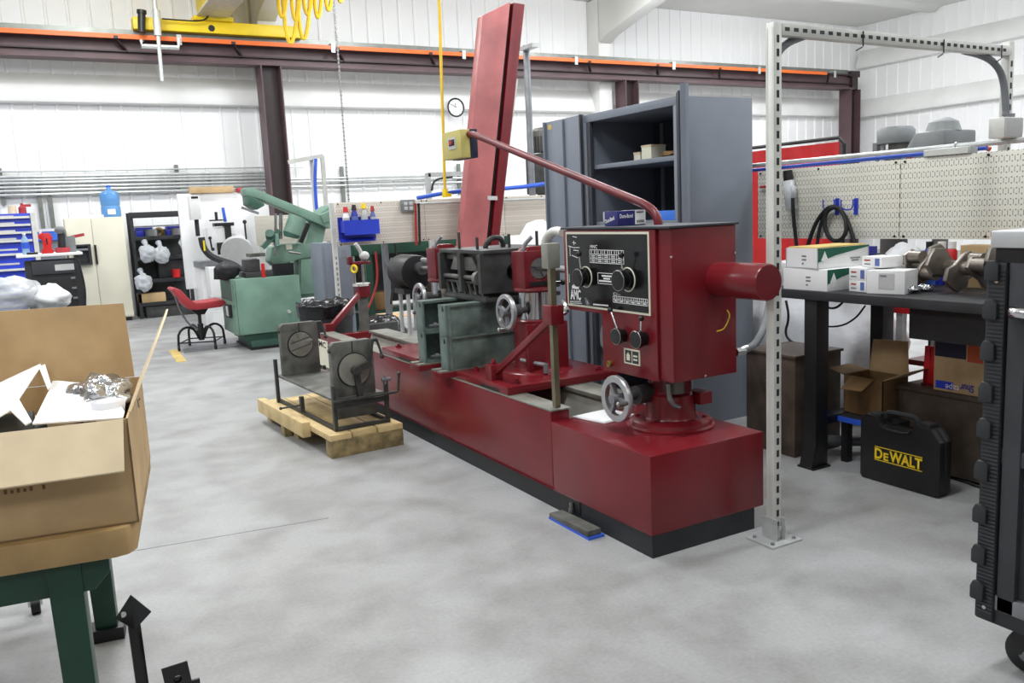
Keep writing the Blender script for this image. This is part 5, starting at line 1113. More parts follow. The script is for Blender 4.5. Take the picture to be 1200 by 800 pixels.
# blue roller tool chest
Yc = 13.6
a, d_ = PY(-60, 250, Yc), PY(35, 250, Yc); x0, x1 = a.x, d_.x; ztop = PY(20, 250, Yc).z
t = thing('tool_chest', 'bright blue roller tool chest with white drawer pulls by wall', 'tool chest', ((x0+x1)/2, Yc+.3, 0))
obj('body', G().box(x0, x1+.06, Yc+.02, Yc+.6, .12, ztop), 'blue', t, bevel=.006)
obj('corner_trim', G().box(x1, x1+.06, Yc-.01, Yc+.02, .12, ztop), 'galv_light', t)
ys = [250, 257, 266, 275, 284.5, 300, 318, 334, 350, 366, 384]
for k in range(len(ys)-1):
    za, zb_ = PY(20, ys[k]+3.5, Yc).z, PY(20, ys[k+1], Yc).z
    if zb_ < .12: break
    dr = obj('drawer', G().box(x0+.02, x1-.01, Yc-.005, Yc+.02, zb_+.03, za-.005), 'blue', t)
    obj('drawer_pull', G().box(x0+.02, x1-.01, Yc-.03, Yc-.005, zb_+.012, zb_+.042), 'galv_light', dr)
    obj('drawer_label', G().box(x1-.55, x1-.2, Yc-.008, Yc-.005, (za+zb_)/2+.01, (za+zb_)/2+.035), 'label_grey', dr)
for (x, y) in ((x0+.1, Yc+.1), (x1-.1, Yc+.1), (x0+.1, Yc+.5), (x1-.1, Yc+.5)): obj('caster', G().cyl((x-.02, y, .06), (x+.02, y, .06), .06, 14), 'black', t)
q = PY(14, 244, Yc+.2); solo('cleaner_tub', G().cyl((q.x, Yc+.2, ztop+.0005), (q.x, Yc+.2, ztop+.11), .055, 14, .05), 'card_light', 'tan tub standing on the blue tool chest', 'tub')
q = PY(26, 244, Yc+.2); solo('spray_bottle', G().lathe([(0, 0), (.05, 0), (.05, .08), (.02, .11), (.02, .14), (0, .14)], (q.x, Yc+.2, ztop+.0005), (0, 0, 1), 12).box(q.x-.01, q.x+.11, Yc+.18, Yc+.22, ztop+.09, ztop+.125), 'seat_red', 'red and white spray bottle on blue tool chest', 'bottle')
# lower blue cabinet with white top between chest and cream cabinet
a, d_ = PY(37, 272, 14.3), PY(80, 270, 14.3); zt_ = a.z
t = thing('base_cabinet', 'low blue cabinet with white worktop beside blue tool chest', 'cabinet', ((a.x+d_.x)/2, 14.6, 0))
obj('body', G().box(a.x, d_.x-.08, 14.3, 14.85, 0, zt_-.05), 'motor_grey', t); obj('worktop', G().box(a.x-.02, d_.x-.07, 14.26, 14.87, zt_-.0, zt_+.04), 'white', t); obj('blue_rail', G().box(a.x, d_.x-.08, 14.27, 14.3, zt_-.13, zt_-.0), 'blue_light', t)
# black machine with white top plate
Yb = 9.6
x0, x1 = PY(27, 300, Yb).x, PY(93, 300, Yb).x; zt_ = PY(60, 297, Yb).z
t = thing('black_cabinet', 'black machine cabinet with white top tray standing before cream cabinet', 'cabinet', ((x0+x1)/2, Yb+.3, 0))
obj('body', G().box(x0, x1, Yb, Yb+.6, .05, zt_-.07), 'soft_black', t, bevel=.01)
obj('top_tray', G().box(x0-.06, x1+.03, Yb-.05, Yb+.65, zt_-.025, zt_), 'white', t, bevel=.005)
obj('upper_drawer', G().box(x0+.06, x1-.06, Yb-.02, Yb, zt_-.2, zt_-.07), 'cart_grey', t, bevel=.004)
obj('name_plate', G().box(x0+.26, x0+.43, Yb-.022, Yb-.02, zt_-.17, zt_-.11), 'label_grey', t)
obj('lower_door', G().box(x0+.06, x1-.06, Yb-.015, Yb, .12, zt_-.24), 'black', t, bevel=.004)
for z in (.75, .85, .95): obj('catch', G().box(x1-.1, x1-.06, Yb-.03, Yb-.015, z-.01, z+.01), 'dull_steel', t)
obj('base', G().box(x0+.03, x1-.03, Yb+.03, Yb+.57, 0, .05), 'black', t)
q = PY(95, 318, Yb); solo('power_cord', G().tube([PY(91, 303, Yb-.06), PY(95, 318, Yb-.06), PY(99, 335, Yb-.06), PY(100, 352, Yb-.06), PY(99, 400, Yb-.06)], .012, 6, 1), 'rubber', 'black cord hanging beside the black machine cabinet', 'cord')
# things on its tray
q = PY(30, 290, Yb+.15); t = thing('water_bottle', 'small clear water bottle on the white tray', 'bottle', (q.x, Yb+.15, zt_))
obj('bottle', G().lathe([(0, .0005), (.032, .0005), (.034, .02), (.03, .08), (.034, .12), (.03, .15), (.013, .18), (.013, .195), (0, .195)], (q.x, Yb+.15, zt_), (0, 0, 1), 14), 'clear_bottle', t); obj('cap', G().cyl((q.x, Yb+.15, zt_+.195), (q.x, Yb+.15, zt_+.212), .015, 10), 'white', t); obj('band', G().cyl((q.x, Yb+.15, zt_+.06), (q.x, Yb+.15, zt_+.12), .0345, 14), 'cable_blue', t)
q = PY(55, 290, Yb+.1); X = q.x; Y = Yb+.1
t = thing('heat_gun', 'bright red cast cutter standing on the white tray', 'tool', (X, Y, zt_))
obj('body', G().prism([(-.055, 0), (.055, 0), (.06, .03), (.04, .05), (.06, .16), (.04, .2), (-.03, .205), (-.065, .19), (-.065, .15), (-.03, .13), (-.035, .05), (-.05, .03)], (X, Y, zt_+.0005), (1, 0, 0), (0, 0, 1), (0, .08, 0)), 'red_bright', t, bevel=.01); obj('nozzle', G().cyl((X-.04, Y+.04, zt_+.2), (X-.045, Y+.04, zt_+.235), .012, 8), 'white', t)
obj('slot', G().box(X+.0, X+.012, Y-.002, Y+.0, zt_+.09, zt_+.15), 'black', t)
q = PY(71.5, 283, Yb+.2); X = q.x; Y = Yb+.2
t = thing('grinder', 'black angle grinder standing upright on a dark red base', 'grinder', (X, Y, zt_)); obj('motor', G().cyl((X, Y, zt_+.05), (X+.01, Y, zt_+.2), .035, 14), 'soft_black', t); obj('head', G().blob((X+.0, Y-.02, zt_+.225), .05, .05, .04, 14, 8, 0), 'motor_grey', t); obj('base', G().box(X-.06, X+.07, Y-.06, Y+.06, zt_+.0005, zt_+.05), 'seat_red', t, bevel=.008)
q = PY(82, 285, Yb+.25); X = q.x; Y = Yb+.25
t = thing('bench_vise', 'grey block with red clamp lever on the white tray', 'vise', (X, Y, zt_)); obj('block', G().box(X-.055, X+.05, Y-.05, Y+.05, zt_+.0005, zt_+.16), 'motor_grey', t, bevel=.006); obj('lever', G().beam((X+.02, Y, zt_+.15), (X+.14, Y, zt_+.17), .02, .03), 'seat_red', t)
q = PY(38, 298, Yb); solo('black_dish', G().cyl((q.x, Yb+.05, zt_+.0005), (q.x, Yb+.05, zt_+.02), .05, 16), 'black', 'flat black dish lying on the white tray', 'dish')
# bagged parts behind the carton
for i, (px, py, rx, rz_, lab, m) in enumerate(((6, 338, .17, .1, 'clear plastic bag of parts piled behind carton, silvery', 'poly'), (55, 341, .12, .075, 'white plastic wrapped bundle beside the clear bag', 'poly_white'))):
    q = PY(px, py, 5.6); solo('plastic_bag', G().blob((q.x, 5.6, q.z-.04), rx, .2, rz_, 20, 12, .18, 20+i), m, lab, 'bag')
q = PY(30, 352, 5.6); t = thing('stack_table', 'low grey table carrying plastic bags behind the carton', 'table', (q.x-.1, 5.6, 0)); zt2 = PY(30, 347, 5.6).z-.115
obj('top', G().box(q.x-.6, q.x+.3, 5.3, 5.9, zt2-.03, zt2), 'motor_grey', t)
for (x, y) in ((q.x-.55, 5.35), (q.x+.25, 5.35), (q.x-.55, 5.85), (q.x+.25, 5.85)): obj('leg', G().box(x-.02, x+.02, y-.02, y+.02, 0, zt2-.03), 'motor_grey', t)
# cream double-door cabinet
Yk = 14.45
x0, x1, zt_ = PY(75, 257, Yk).x, PY(144, 254, Yk).x, PY(110, 255, Yk).z
t = thing('cream_cabinet', 'tall cream double-door cabinet with blue water jug on top', 'cabinet', ((x0+x1)/2, Yk+.25, 0))
obj('body', G().box(x0, x1, Yk, Yk+.5, .06, zt_), 'cream', t, bevel=.005)
xm = PY(106, 255, Yk).x
obj('door', G().box(x0+.005, xm-.005, Yk-.02, Yk, .08, zt_-.01), 'cream', t, bevel=.004)
d2 = obj('door', G().box(xm+.005, x1-.005, Yk-.02, Yk, .08, zt_-.01), 'cream', t, bevel=.004)
q0, q1 = PY(110, 287, Yk-.02), PY(116, 309, Yk-.02); obj('handle', G().box(q0.x, q1.x-.01, Yk-.05, Yk-.02, q1.z, q0.z), 'black', d2)
obj('base', G().box(x0+.03, x1-.03, Yk+.03, Yk+.47, 0, .06), 'black', t)
q = PY(97, 298, Yk-.1); ka, kb = PY(85, 287, Yk-.12), PY(109, 310, Yk-.12)
t = thing('wall_monitor', 'black open-front box mounted on the cream cabinet door', 'box', ((ka.x+kb.x)/2, Yk-.05, kb.z))
obj('shell', G().box(ka.x, kb.x, Yk-.03, Yk-.021, kb.z, ka.z).box(ka.x, kb.x, Yk-.1, Yk-.03, ka.z-.03, ka.z).box(ka.x, kb.x, Yk-.1, Yk-.03, kb.z, kb.z+.03).box(kb.x-.04, kb.x, Yk-.1, Yk-.03, kb.z+.03, ka.z-.03).box(ka.x, ka.x+.02, Yk-.1, Yk-.03, kb.z+.03, ka.z-.03), 'soft_black', t); obj('slat', G().box(ka.x+.02, kb.x-.04, Yk-.09, Yk-.08, ka.z-.09, ka.z-.06), 'dull_steel', t)
q = PY(131, 254, Yk+.2)
t = thing('water_jug', 'large translucent blue water jug on the cream cabinet', 'jug', (q.x, Yk+.2, zt_))
obj('bottle', G().lathe([(0, .0005), (.13, .0005), (.14, .02), (.14, .15), (.132, .17), (.14, .19), (.14, .33), (.12, .38), (.035, .42), (.03, .46), (0, .46)], (q.x, Yk+.2, zt_), (0, 0, 1), 24), 'water_blue', t)
obj('cap', G().cyl((q.x, Yk+.2, zt_+.455), (q.x, Yk+.2, zt_+.485), .035, 14), 'cable_blue', t); obj('label', G().box(q.x-.06, q.x+.05, Yk+.045, Yk+.06, zt_+.04, zt_+.12), 'paper', t)
q = PY(100, 255, Yk+.1); solo('paper_roll', G().box(q.x-.22, q.x+.25, Yk+.05, Yk+.2, zt_+.0005, zt_+.04), 'paper', 'flat white board lying on the cream cabinet', 'board')
# black storage rack
Yr = 14.5
x0, x1 = PY(152, 260, Yr).x, PY(218, 250, Yr).x; zt_ = PY(180, 248, Yr).z
t = thing('storage_rack', 'black steel storage rack with blue bins and hanging plastic bags', 'rack', ((x0+x1)/2, Yr+.25, 0))
for (x, y) in ((x0, Yr), (x1-.05, Yr), (x0, Yr+.45), (x1-.05, Yr+.45)): obj('upright', G().box(x, x+.05, y, y+.04, 0, zt_), 'soft_black', t)
zsh = [PY(190, y, Yr).z for y in (276, 300, 326, 353)]
for z in zsh: obj('shelf', G().box(x0+.05, x1-.05, Yr-.01, Yr+.48, z-.06, z), 'soft_black', t, bevel=.004)
obj('back_panel', G().box(x0+.05, x1-.05, Yr+.44, Yr+.448, .05, zsh[0]+.1), 'iron_dark', t)
obj('top_rail', G().box(x0, x1, Yr-.02, Yr+.02, zt_-.09, zt_), 'soft_black', t, bevel=.004)
obj('back_rod', G().cyl((x0+.05, Yr+.4, zt_-.22), (x1-.05, Yr+.4, zt_-.22), .012, 8), 'dull_steel', t)
for k, px in enumerate((163, 172, 199, 210)):
    q = PY(px, 268, Yr+.3); solo('parts_bin', G().prism([(0, 0), (.22, 0), (.22, .14), (.06, .14), (0, .08)], (q.x-.07, Yr+.12, zsh[0]+.0005), (0, 1, 0), (0, 0, 1), (.14, 0, 0)), 'blue_deep', 'dark blue plastic bin on top rack shelf, ' + ('against the upright near cream cabinet', 'right beside the wide tin', 'between bronze ring and squat tin', 'behind the squat tin')[k], 'bin', 'blue bins on the rack', bevel=.006)
for k, (px, r, lab) in enumerate(((178, .1, 'wide silver tin on the rack top shelf between blue bins'), (207, .09, 'squat silver tin at the rack shelf end'))):
    q = PY(px, 272, Yr+.05); solo('metal_tin', G().lathe([(0, 0), (r, 0), (r, .1), (r+.006, .106), (0, .108)], (q.x, Yr+.06, zsh[0]+.0005), (0, 0, 1), 18), 'steel', lab, 'tin', 'tins on the rack')
q = PY(186, 266, Yr+.1); solo('gear_part', G().ring((q.x, Yr+.15, zsh[0]+.06), (0, 1, .3), .05, .025, 16, 8), 'brass', 'dark bronze ring on the top rack shelf', 'part')
for k, (px, py, s, lab) in enumerate(((173, 297, .115, 'clear plastic bag hung on the rack, left of the pair'), (189.5, 298, .115, 'clear plastic bag hung on rack, right of the pair'), (168, 331, .12, 'clear plastic bag hanging lower on rack upright'), (218, 286, .1, 'clear plastic bag at the end of the middle shelf'))):
    q = PY(px, py, Yr-.12); t2 = thing('clear_bag', lab, 'bag', (q.x, Yr-.12, q.z-s), 'plastic bags on the rack')
    obj('bag', G().blob((q.x, Yr-.14, q.z), s, .1, s*1.1, 14, 10, .2, 30+k), 'poly', t2); obj('neck', G().cyl((q.x, Yr-.13, q.z+s*.9), (q.x-.02, Yr-.03, q.z+s*1.6), .02, 8, .05), 'poly', t2)
q = PY(196, 315, Yr); solo('black_crate', G().box(q.x-.12, q.x+.3, Yr+.05, Yr+.4, zsh[2]+.0005, zsh[2]+.32), 'soft_black', 'large black crate on the rack middle shelf', 'crate', bevel=.01)
q = PY(223, 313, Yr); solo('red_cup', G().cyl((q.x-.22, Yr+.02, zsh[2]+.0005), (q.x-.22, Yr+.02, zsh[2]+.13), .06, 14, .065), 'red_bright', 'red cup standing on rack shelf beside the crate', 'cup')
q = PY(180, 347, Yr); solo('wood_crate', G().box(q.x-.22, q.x+.18, Yr+.0, Yr+.3, zsh[3]+.0005, zsh[3]+.14), 'card', 'small cardboard tray on the lowest rack shelf', 'box', bevel=.004)
q = PY(205, 340, Yr); solo('grey_crate', G().box(q.x-.45, q.x+.35, Yr+.02, Yr+.42, zsh[3]-.3, zsh[3]-.07), 'iron_dark', 'dark grey crate under the lowest rack shelf', 'crate', bevel=.01)
# ------------------------------------------------------------------ white milling machine
Ym = 12.6
def mx(px, y=Ym): return PY(px, 300, y).x
def mz(py, y=Ym, px=260): return PY(px, py, y).z
t = thing('milling_machine', 'white enclosed milling machine with black head behind green band saw', 'milling machine', (mx(262), Ym+.4, 0))
obj('splash_guard', G().box(mx(222), mx(322), Ym+.55, Ym+.62, .5, mz(224)), 'white', t, bevel=.01)
obj('guard_side', G().box(mx(318), mx(320), Ym+.0, Ym+.55, .5, mz(235)), 'white', t)
obj('column', G().box(mx(268), mx(292), Ym+.2, Ym+.55, .5, mz(240)), 'white', t, bevel=.01)
obj('head', G().box(mx(245), mx(266), Ym-.02, Ym+.3, mz(292), mz(266)), 'white', t, bevel=.01)
obj('head_plate', G().box(mx(254), mx(277), Ym-.05, Ym+.1, mz(265), mz(261)), 'black', t)
obj('spindle', G().box(mx(266), mx(273), Ym-.05, Ym+.12, mz(289), mz(264)).box(mx(255), mx(266), Ym-.05, Ym-.02, mz(298), mz(284)), 'black', t)
obj('draw_bar', G().cyl((mx(258), Ym, mz(257)), (mx(258), Ym, mz(248)), .02, 8).cyl((mx(258), Ym, mz(258.5)), (mx(258), Ym, mz(257)), .1, 14), 'black', t)
obj('blue_handle', G().beam((mx(268), Ym, mz(260)), (mx(266.5), Ym, mz(243)), .04, .04), 'cable_blue', t, bevel=.01)
obj('quill_lever', G().cyl((mx(248), Ym-.08, mz(290)), (mx(247), Ym-.08, mz(279)), .012, 8).blob((mx(247), Ym-.08, mz(278)), .025, .025, .025, 8, 6, 0).blob((mx(249), Ym-.08, mz(291)), .025, .025, .025, 8, 6, 0), 'black', t)
obj('feed_lever', G().cyl((mx(289), Ym-.08, mz(283)), (mx(289), Ym-.08, mz(262)), .012, 8).blob((mx(289), Ym-.08, mz(261)), .03, .03, .03, 8, 6, 0), 'black', t)
obj('glass_guard', G().cyl((mx(276), Ym-.12, mz(297)), (mx(279), Ym+.12, mz(292)), .22, 20), 'label_grey', t)
obj('control_pendant', G().box(mx(226), mx(237.5), Ym-.2, Ym-.02, mz(256), mz(229)), 'white', t, bevel=.008)
obj('pendant_port', G().box(mx(228), mx(236), Ym-.205, Ym-.2, mz(232), mz(229.5)), 'black', t)
obj('pendant_stem', G().cyl((mx(233), Ym-.1, mz(275)), (mx(233), Ym-.1, mz(256)), .03, 10), 'soft_black', t)
obj('drag_hose', G().tube([PY(236, 278, Ym-.25), PY(238, 290, Ym-.25), PY(246, 300, Ym-.25), PY(258, 305, Ym-.25), PY(275, 310, Ym-.25), PY(285, 318, Ym-.25)], .045, 8, 2), 'soft_black', t)
obj('warning_strip', G().box(mx(235), mx(237), Ym-.31, Ym-.3, mz(292), mz(280)), 'yellow', t)
eb = obj('electrical_box', G().box(mx(238), mx(262), Ym-.35, Ym-.05, mz(345), mz(311)), 'white', t, bevel=.008)
obj('warning_sign', G().prism([(-.04, 0), (.04, 0), (0, .08)], (mx(252.5), Ym-.352, mz(329)), (1, 0, 0), (0, 0, 1), (0, -.003, 0)), 'yellow', eb)
obj('table', G().box(mx(232), mx(300), Ym-.05, Ym+.45, mz(312), mz(305)), 'dull_steel', t)
obj('base', G().box(mx(234), mx(300), Ym+.0, Ym+.6, 0, mz(312)), 'white', t, bevel=.01)
obj('foot', G().box(mx(241), mx(258), Ym-.1, Ym+.1, 0, .2), 'white', t)
solo('cardboard_strip', G().box(mx(238), mx(290), Ym+.5, Ym+.66, mz(224)+.0005, mz(224)+.09), 'card', 'flat tan cardboard carton lying on the milling machine guard', 'box', bevel=.004)
solo('red_box', G().box(mx(294), mx(301), Ym+.5, Ym+.62, mz(224)+.0005, mz(224)+.06), 'seat_red', 'small pink box on the milling machine guard beside carton', 'box', bevel=.004)

# ------------------------------------------------------------------ green band saw
Ys = 9.72
def sx(px, py=350): return PY(px, py, Ys).x
def sz(py, px=320): return PY(px, py, Ys).z
t = thing('band_saw', 'large mint green metal band saw with raised slanted saw frame', 'band saw', (2.4, 10.2, 0))
xl, xr = sx(277), sx(353)
zl, zt_ = sz(391, 300), sz(325, 310)
obj('cabinet', G().box(xl, xr, Ys, Ys+.75, zl, zt_), 'green_machine', t, bevel=.008)
obj('cabinet_foot', G().prism([(xl+.05, zl), (xr-.02, zl), (xr-.06, .1), (xl+.08, .1)], (0, Ys+.05, 0), (1, 0, 0), (0, 0, 1), (0, .65, 0)), 'green_dark', t)
obj('plinth', G().box(xl+.12, xr-.02, Ys-.02, Ys+.72, 0.03, .1), 'green_dark', t); obj('mount_pad', G().box(xl+.1, xr, Ys-.04, Ys+.74, 0, .03), 'black', t)
# end with window opening and panel
x2 = sx(254); Yd = Ys+.75
en = obj('end_panel', G().prism([(0, 0), (.75, 0), (.75, zt_-zl), (0, zt_-zl)], (xl-.004, Ys, zl), (0, 1, 0), (0, 0, 1), (-.012, 0, 0)), 'green_machine', t)
obj('coolant_window', G().box(xl-.022, xl-.015, Ys+.08, Ys+.66, zl+.5*(zt_-zl)+.06, zt_-.02), 'green_dark', en)
obj('window_frame', G().box(xl-.03, xl-.016, Ys+.04, Ys+.7, zl+.5*(zt_-zl)+.02, zl+.5*(zt_-zl)+.06).box(xl-.03, xl-.016, Ys+.04, Ys+.08, zl+.5*(zt_-zl)+.06, zt_).box(xl-.03, xl-.016, Ys+.66, Ys+.7, zl+.5*(zt_-zl)+.06, zt_), 'green_machine', en)
obj('switch_box', G().box(xl-.05, xl-.016, Ys+.22, Ys+.42, zl+.18, zl+.33), 'soft_black', en, bevel=.004); obj('switch_face', G().box(xl-.053, xl-.05, Ys+.26, Ys+.38, zl+.2, zl+.31), 'label_grey', en)
obj('door_knob', G().cyl((sx(337), Ys-.03, sz(365, 337)), (sx(337), Ys, sz(365, 337)), .02, 10), 'label_grey', t)
# rear upright column of the saw
col = [(sx(346), .0)]
P_ = lambda px, py: (PY(px, py, Ys+.2).x, PY(px, py, Ys+.2).z)
obj('upright', G().prism([P_(350, 350), P_(372, 347), P_(375, 300), P_(388, 240), P_(376, 249), P_(363, 262), P_(360, 280), P_(350, 300)], (0, Ys+.2, 0), (1, 0, 0), (0, 0, 1), (0, .4, 0)), 'green_machine', t, bevel=.01)
obj('lower_housing', G().prism([P_(352, 303), P_(372, 300), P_(373, 286), P_(352, 285), P_(330, 286), P_(318, 290), P_(316, 306), P_(322, 312)], (0, Ys+.18, 0), (1, 0, 0), (0, 0, 1), (0, .25, 0)), 'green_machine', t, bevel=.01)
obj('upright_base', G().prism([P_(351, 345), P_(373, 343), P_(373, 302), P_(352, 304)], (0, Ys+.17, 0), (1, 0, 0), (0, 0, 1), (0, .45, 0)), 'green_machine', t, bevel=.008)
# slanted saw frame
obj('saw_frame', G().prism([P_(284, 221), P_(293, 220), P_(324, 233), P_(388, 258), P_(384, 268), P_(330, 245), P_(303, 234), P_(286, 229)], (0, Ys+.1, 0), (1, 0, 0), (0, 0, 1), (0, .25, 0)), 'green_machine', t, bevel=.012)
obj('wheel_guard', G().prism([P_(287, 229), P_(304, 236), P_(307, 241), P_(298, 246), P_(288, 240)], (0, Ys+.05, 0), (1, 0, 0), (0, 0, 1), (0, .3, 0)), 'green_dark', t, bevel=.01)
obj('tension_lever', G().beam(PY(283, 243, Ys+.05), PY(303, 250, Ys+.05), .04, .025), 'dull_steel', t)
obj('belt_housing', G().prism([P_(376, 262), P_(388, 258), P_(388, 245), P_(372, 252)], (0, Ys+.08, 0), (1, 0, 0), (0, 0, 1), (0, .4, 0)), 'green_machine', t, bevel=.01)
mo = obj('motor', G().cyl(PY(349, 254, Ys), PY(342, 274, Ys), .1, 20), 'green_machine', t)
obj('motor_cap', G().cyl(PY(342, 273, Ys), PY(341, 278, Ys), .098, 20, .08), 'green_dark', mo)
obj('hydraulic_rod', G().cyl(PY(323, 250, Ys+.05), PY(322.5, 300, Ys+.05), .015, 8).cyl(PY(329, 250, Ys+.05), PY(329, 280, Ys+.05), .02, 8), 'steel', t)
obj('blade_guide', G().box(sx(329), sx(334), Ys+.02, Ys+.12, sz(287), sz(273)), 'green_machine', t, bevel=.006)
obj('guide_arm', G().beam(PY(308, 290, Ys+.05), PY(327, 270, Ys+.05), .06, .05).cyl(PY(316, 273, Ys), PY(317, 280, Ys+.1), .05, 12), 'green_dark', t)
obj('brace', G().beam(PY(361, 262, Ys+.1), PY(352, 284, Ys+.1), .05, .05), 'black', t)
obj('vise', G().box(sx(293), sx(348), Ys+.12, Ys+.5, zt_, zt_+.06).box(sx(296), sx(312), Ys+.15, Ys+.4, zt_+.06, zt_+.2), 'iron_dark', t, bevel=.006)
obj('vise_jaw', G().box(sx(300), sx(318), Ys+.1, Ys+.3, sz(300), sz(296)), 'iron', t); obj('vise_handle', G().cyl(PY(338, 295, Ys-.02), PY(352, 297, Ys-.02), .014, 8), 'steel', t)
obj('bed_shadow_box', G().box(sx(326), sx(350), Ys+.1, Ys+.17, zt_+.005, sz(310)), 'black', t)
obj('red_handle', G().box(sx(310), sx(313.5), Ys+.0, Ys+.03, zt_+.0, sz(308)), 'red_bright', t)
obj('coolant_pump', G().blob((sx(272, 315), Ys+.3, zt_+.09), .13, .16, .11, 16, 9, .08, 8).cyl((sx(263), Ys+.3, zt_), (sx(264), Ys+.3, zt_+.12), .04, 10), 'rubber', t)
obj('name_plate', G().box(sx(345), sx(352), Ys+.165, Ys+.17, sz(294), sz(288)), 'cream', t)
for k, pts in enumerate(([(373, 302), (381, 315), (386, 332), (389, 345)], [(374, 298), (384, 302), (392, 300)], [(372, 314), (380, 324), (386, 340)])):
    obj('power_cord', G().tube([PY(x, y, Ys+.1) for x, y in pts], .02 if k == 0 else .012, 6, 2), 'rubber', t)
# ------------------------------------------------------------------ red shop stool
sc = PZ(242, 410); S0 = V((sc.x, sc.y+.25, 0))
t = thing('shop_stool', 'red padded shop stool on black wheeled base by band saw', 'stool', S0)
xs, ys_ = S0.x, S0.y
K = .48/.48
seat = [(-.3, .24), (-.27, .26), (-.2, .235), (-.12, .12), (-.05, .07), (.05, .07), (.24, .085), (.27, .06), (.27, .025), (.22, .0), (-.05, -.01), (-.13, .0), (-.2, .08), (-.26, .19)]
obj('seat', G().prism(seat, (xs, ys_-.2, .47), (1, 0, 0), (0, 0, 1), (0, .4, 0)), 'seat_red', t, bevel=.025)
obj('backrest_bracket', G().tube([(xs-.24, ys_, .62), (xs-.2, ys_, .44), (xs-.12, ys_, .27), (xs-.02, ys_, .21)], .012, 8, 2), 'dull_steel', t)
obj('pedestal', G().cyl((xs, ys_, .09), (xs, ys_, .28), .033, 14).cyl((xs, ys_, .28), (xs, ys_, .42), .02, 12), 'soft_black', t)
obj('seat_plate', G().prism([(-.1, .0), (.1, 0), (.05, -.07), (-.03, -.07)], (xs, ys_-.06, .46), (1, 0, 0), (0, 0, 1), (0, .12, 0)), 'black', t)
for k in range(4):
    an = .35+k*PI/2; dx, dy = math.cos(an), math.sin(an)
    pts = [(xs+dx*.03, ys_+dy*.03, .11)]+[(xs+dx*(.17-.12*math.cos(s*PI/8)), ys_+dy*(.17-.12*math.cos(s*PI/8)), .13+.13*math.sin(s*PI/8)) for s in range(1, 8)]+[(xs+dx*.29, ys_+dy*.29, .07)]
    lg = obj('leg', G().tube(pts, .014, 8), 'black', t)
    obj('caster', G().cyl((xs+dx*.29-.012, ys_+dy*.29, .035), (xs+dx*.29+.012, ys_+dy*.29, .035), .035, 14), 'black', lg)
    an2 = an+PI/2; obj('brace', G().cyl((xs+dx*.27, ys_+dy*.27, .09), (xs+math.cos(an2)*.27, ys_+math.sin(an2)*.27, .09), .008, 6), 'black', t)
# floor mats and tape by the stool
solo('floor_mat', G().prism([(0, 0), (1, 0), (1.1, .9), (.1, .9)], (sc.x-.25, sc.y-.05, .0005), (.7, .06, 0), (0, .9, 0), (0, 0, .005)), 'dull_steel', 'grey metal floor plate under the red shop stool', 'mat')
a, b = PZ(203, 410), PZ(213, 424); solo('floor_tape', G().beam(a+V((0, 0, .002)), b+V((0, 0, .002)), .1, .002), 'tape_yellow', 'worn yellow tape mark on floor beside the stool', 'tape')
# ------------------------------------------------------------------ far bench line with pegboard (facing the aisle)
PB = 8.0
xa = PY(389, 260, PB).x; zb_, zt_ = 1.147, 1.56
pk = thing('pegboard', 'long cream pegboard on struts with blue bottle bin, beyond machine', 'pegboard', (xa+1.3, PB, zb_))
x = xa+.045
for w in (.92, .92, .92):
    pn = obj('panel', G().box(x, x+w-.004, PB, PB+.016, zb_, zt_), 'peg_x', pk, bevel=.002)
    for dx in (.025, w/2, w-.03):
        for z in (zb_+.014, zt_-.014): obj('screw', G().cyl((x+dx, PB-.005, z), (x+dx, PB, z), .007, 8), 'black', pn)
    x += w
for px_ in (xa+.02, xa+1.4, xa+2.75):
    po = obj('support_post', G().box(px_-.0205, px_+.0205, PB+.017, PB+.058, 0, zt_), 'galv_light', pk)
    tag(obj('slots', slot_mesh((px_, PB+.0168, .1), (0, 0, 1), (1, 0, 0), (0, 1, 0), 1.0, .0508, .028, .013, .02), 'ink_grey', po), kind='stuff')
# blue bottle bin
q0, q1 = PY(399, 258, PB-.08), PY(444.5, 276, PB-.08)
b = thing('bottle_bin', 'bright blue sheet-metal bin hung on far pegboard holding four bottles', 'bin', ((q0.x+q1.x)/2, PB-.06, q1.z))
x0, x1, z0, z1 = PY(403, 265, PB-.12).x, PY(444.5, 265, PB-.12).x, PY(420, 275, PB-.12).z, PY(420, 257.5, PB-.12).z
obj('front', G().box(x0, x1, PB-.125, PB-.12, z0, z1), 'blue', b); obj('floor', G().box(x0, x1, PB-.12, PB-.01, z0+.02, z0+.025), 'blue_deep', b); obj('back', G().box(x0-.02, x1, PB-.012, PB-.001, z0-.05, z1+.03), 'blue_deep', b)
obj('end', G().box(x0, x0+.004, PB-.12, PB-.012, z0+.02, z1), 'blue', b); obj('end', G().box(x1-.004, x1, PB-.12, PB-.012, z0+.02, z1), 'blue', b); obj('lower_lip', G().prism([(0, 0), (-.06, -.03), (-.06, -.035), (0, -.006)], (x0-.03, PB-.03, z0-.03), (0, 1, 0), (0, 0, 1), (x1-x0-.0, 0, 0)), 'blue_deep', b)
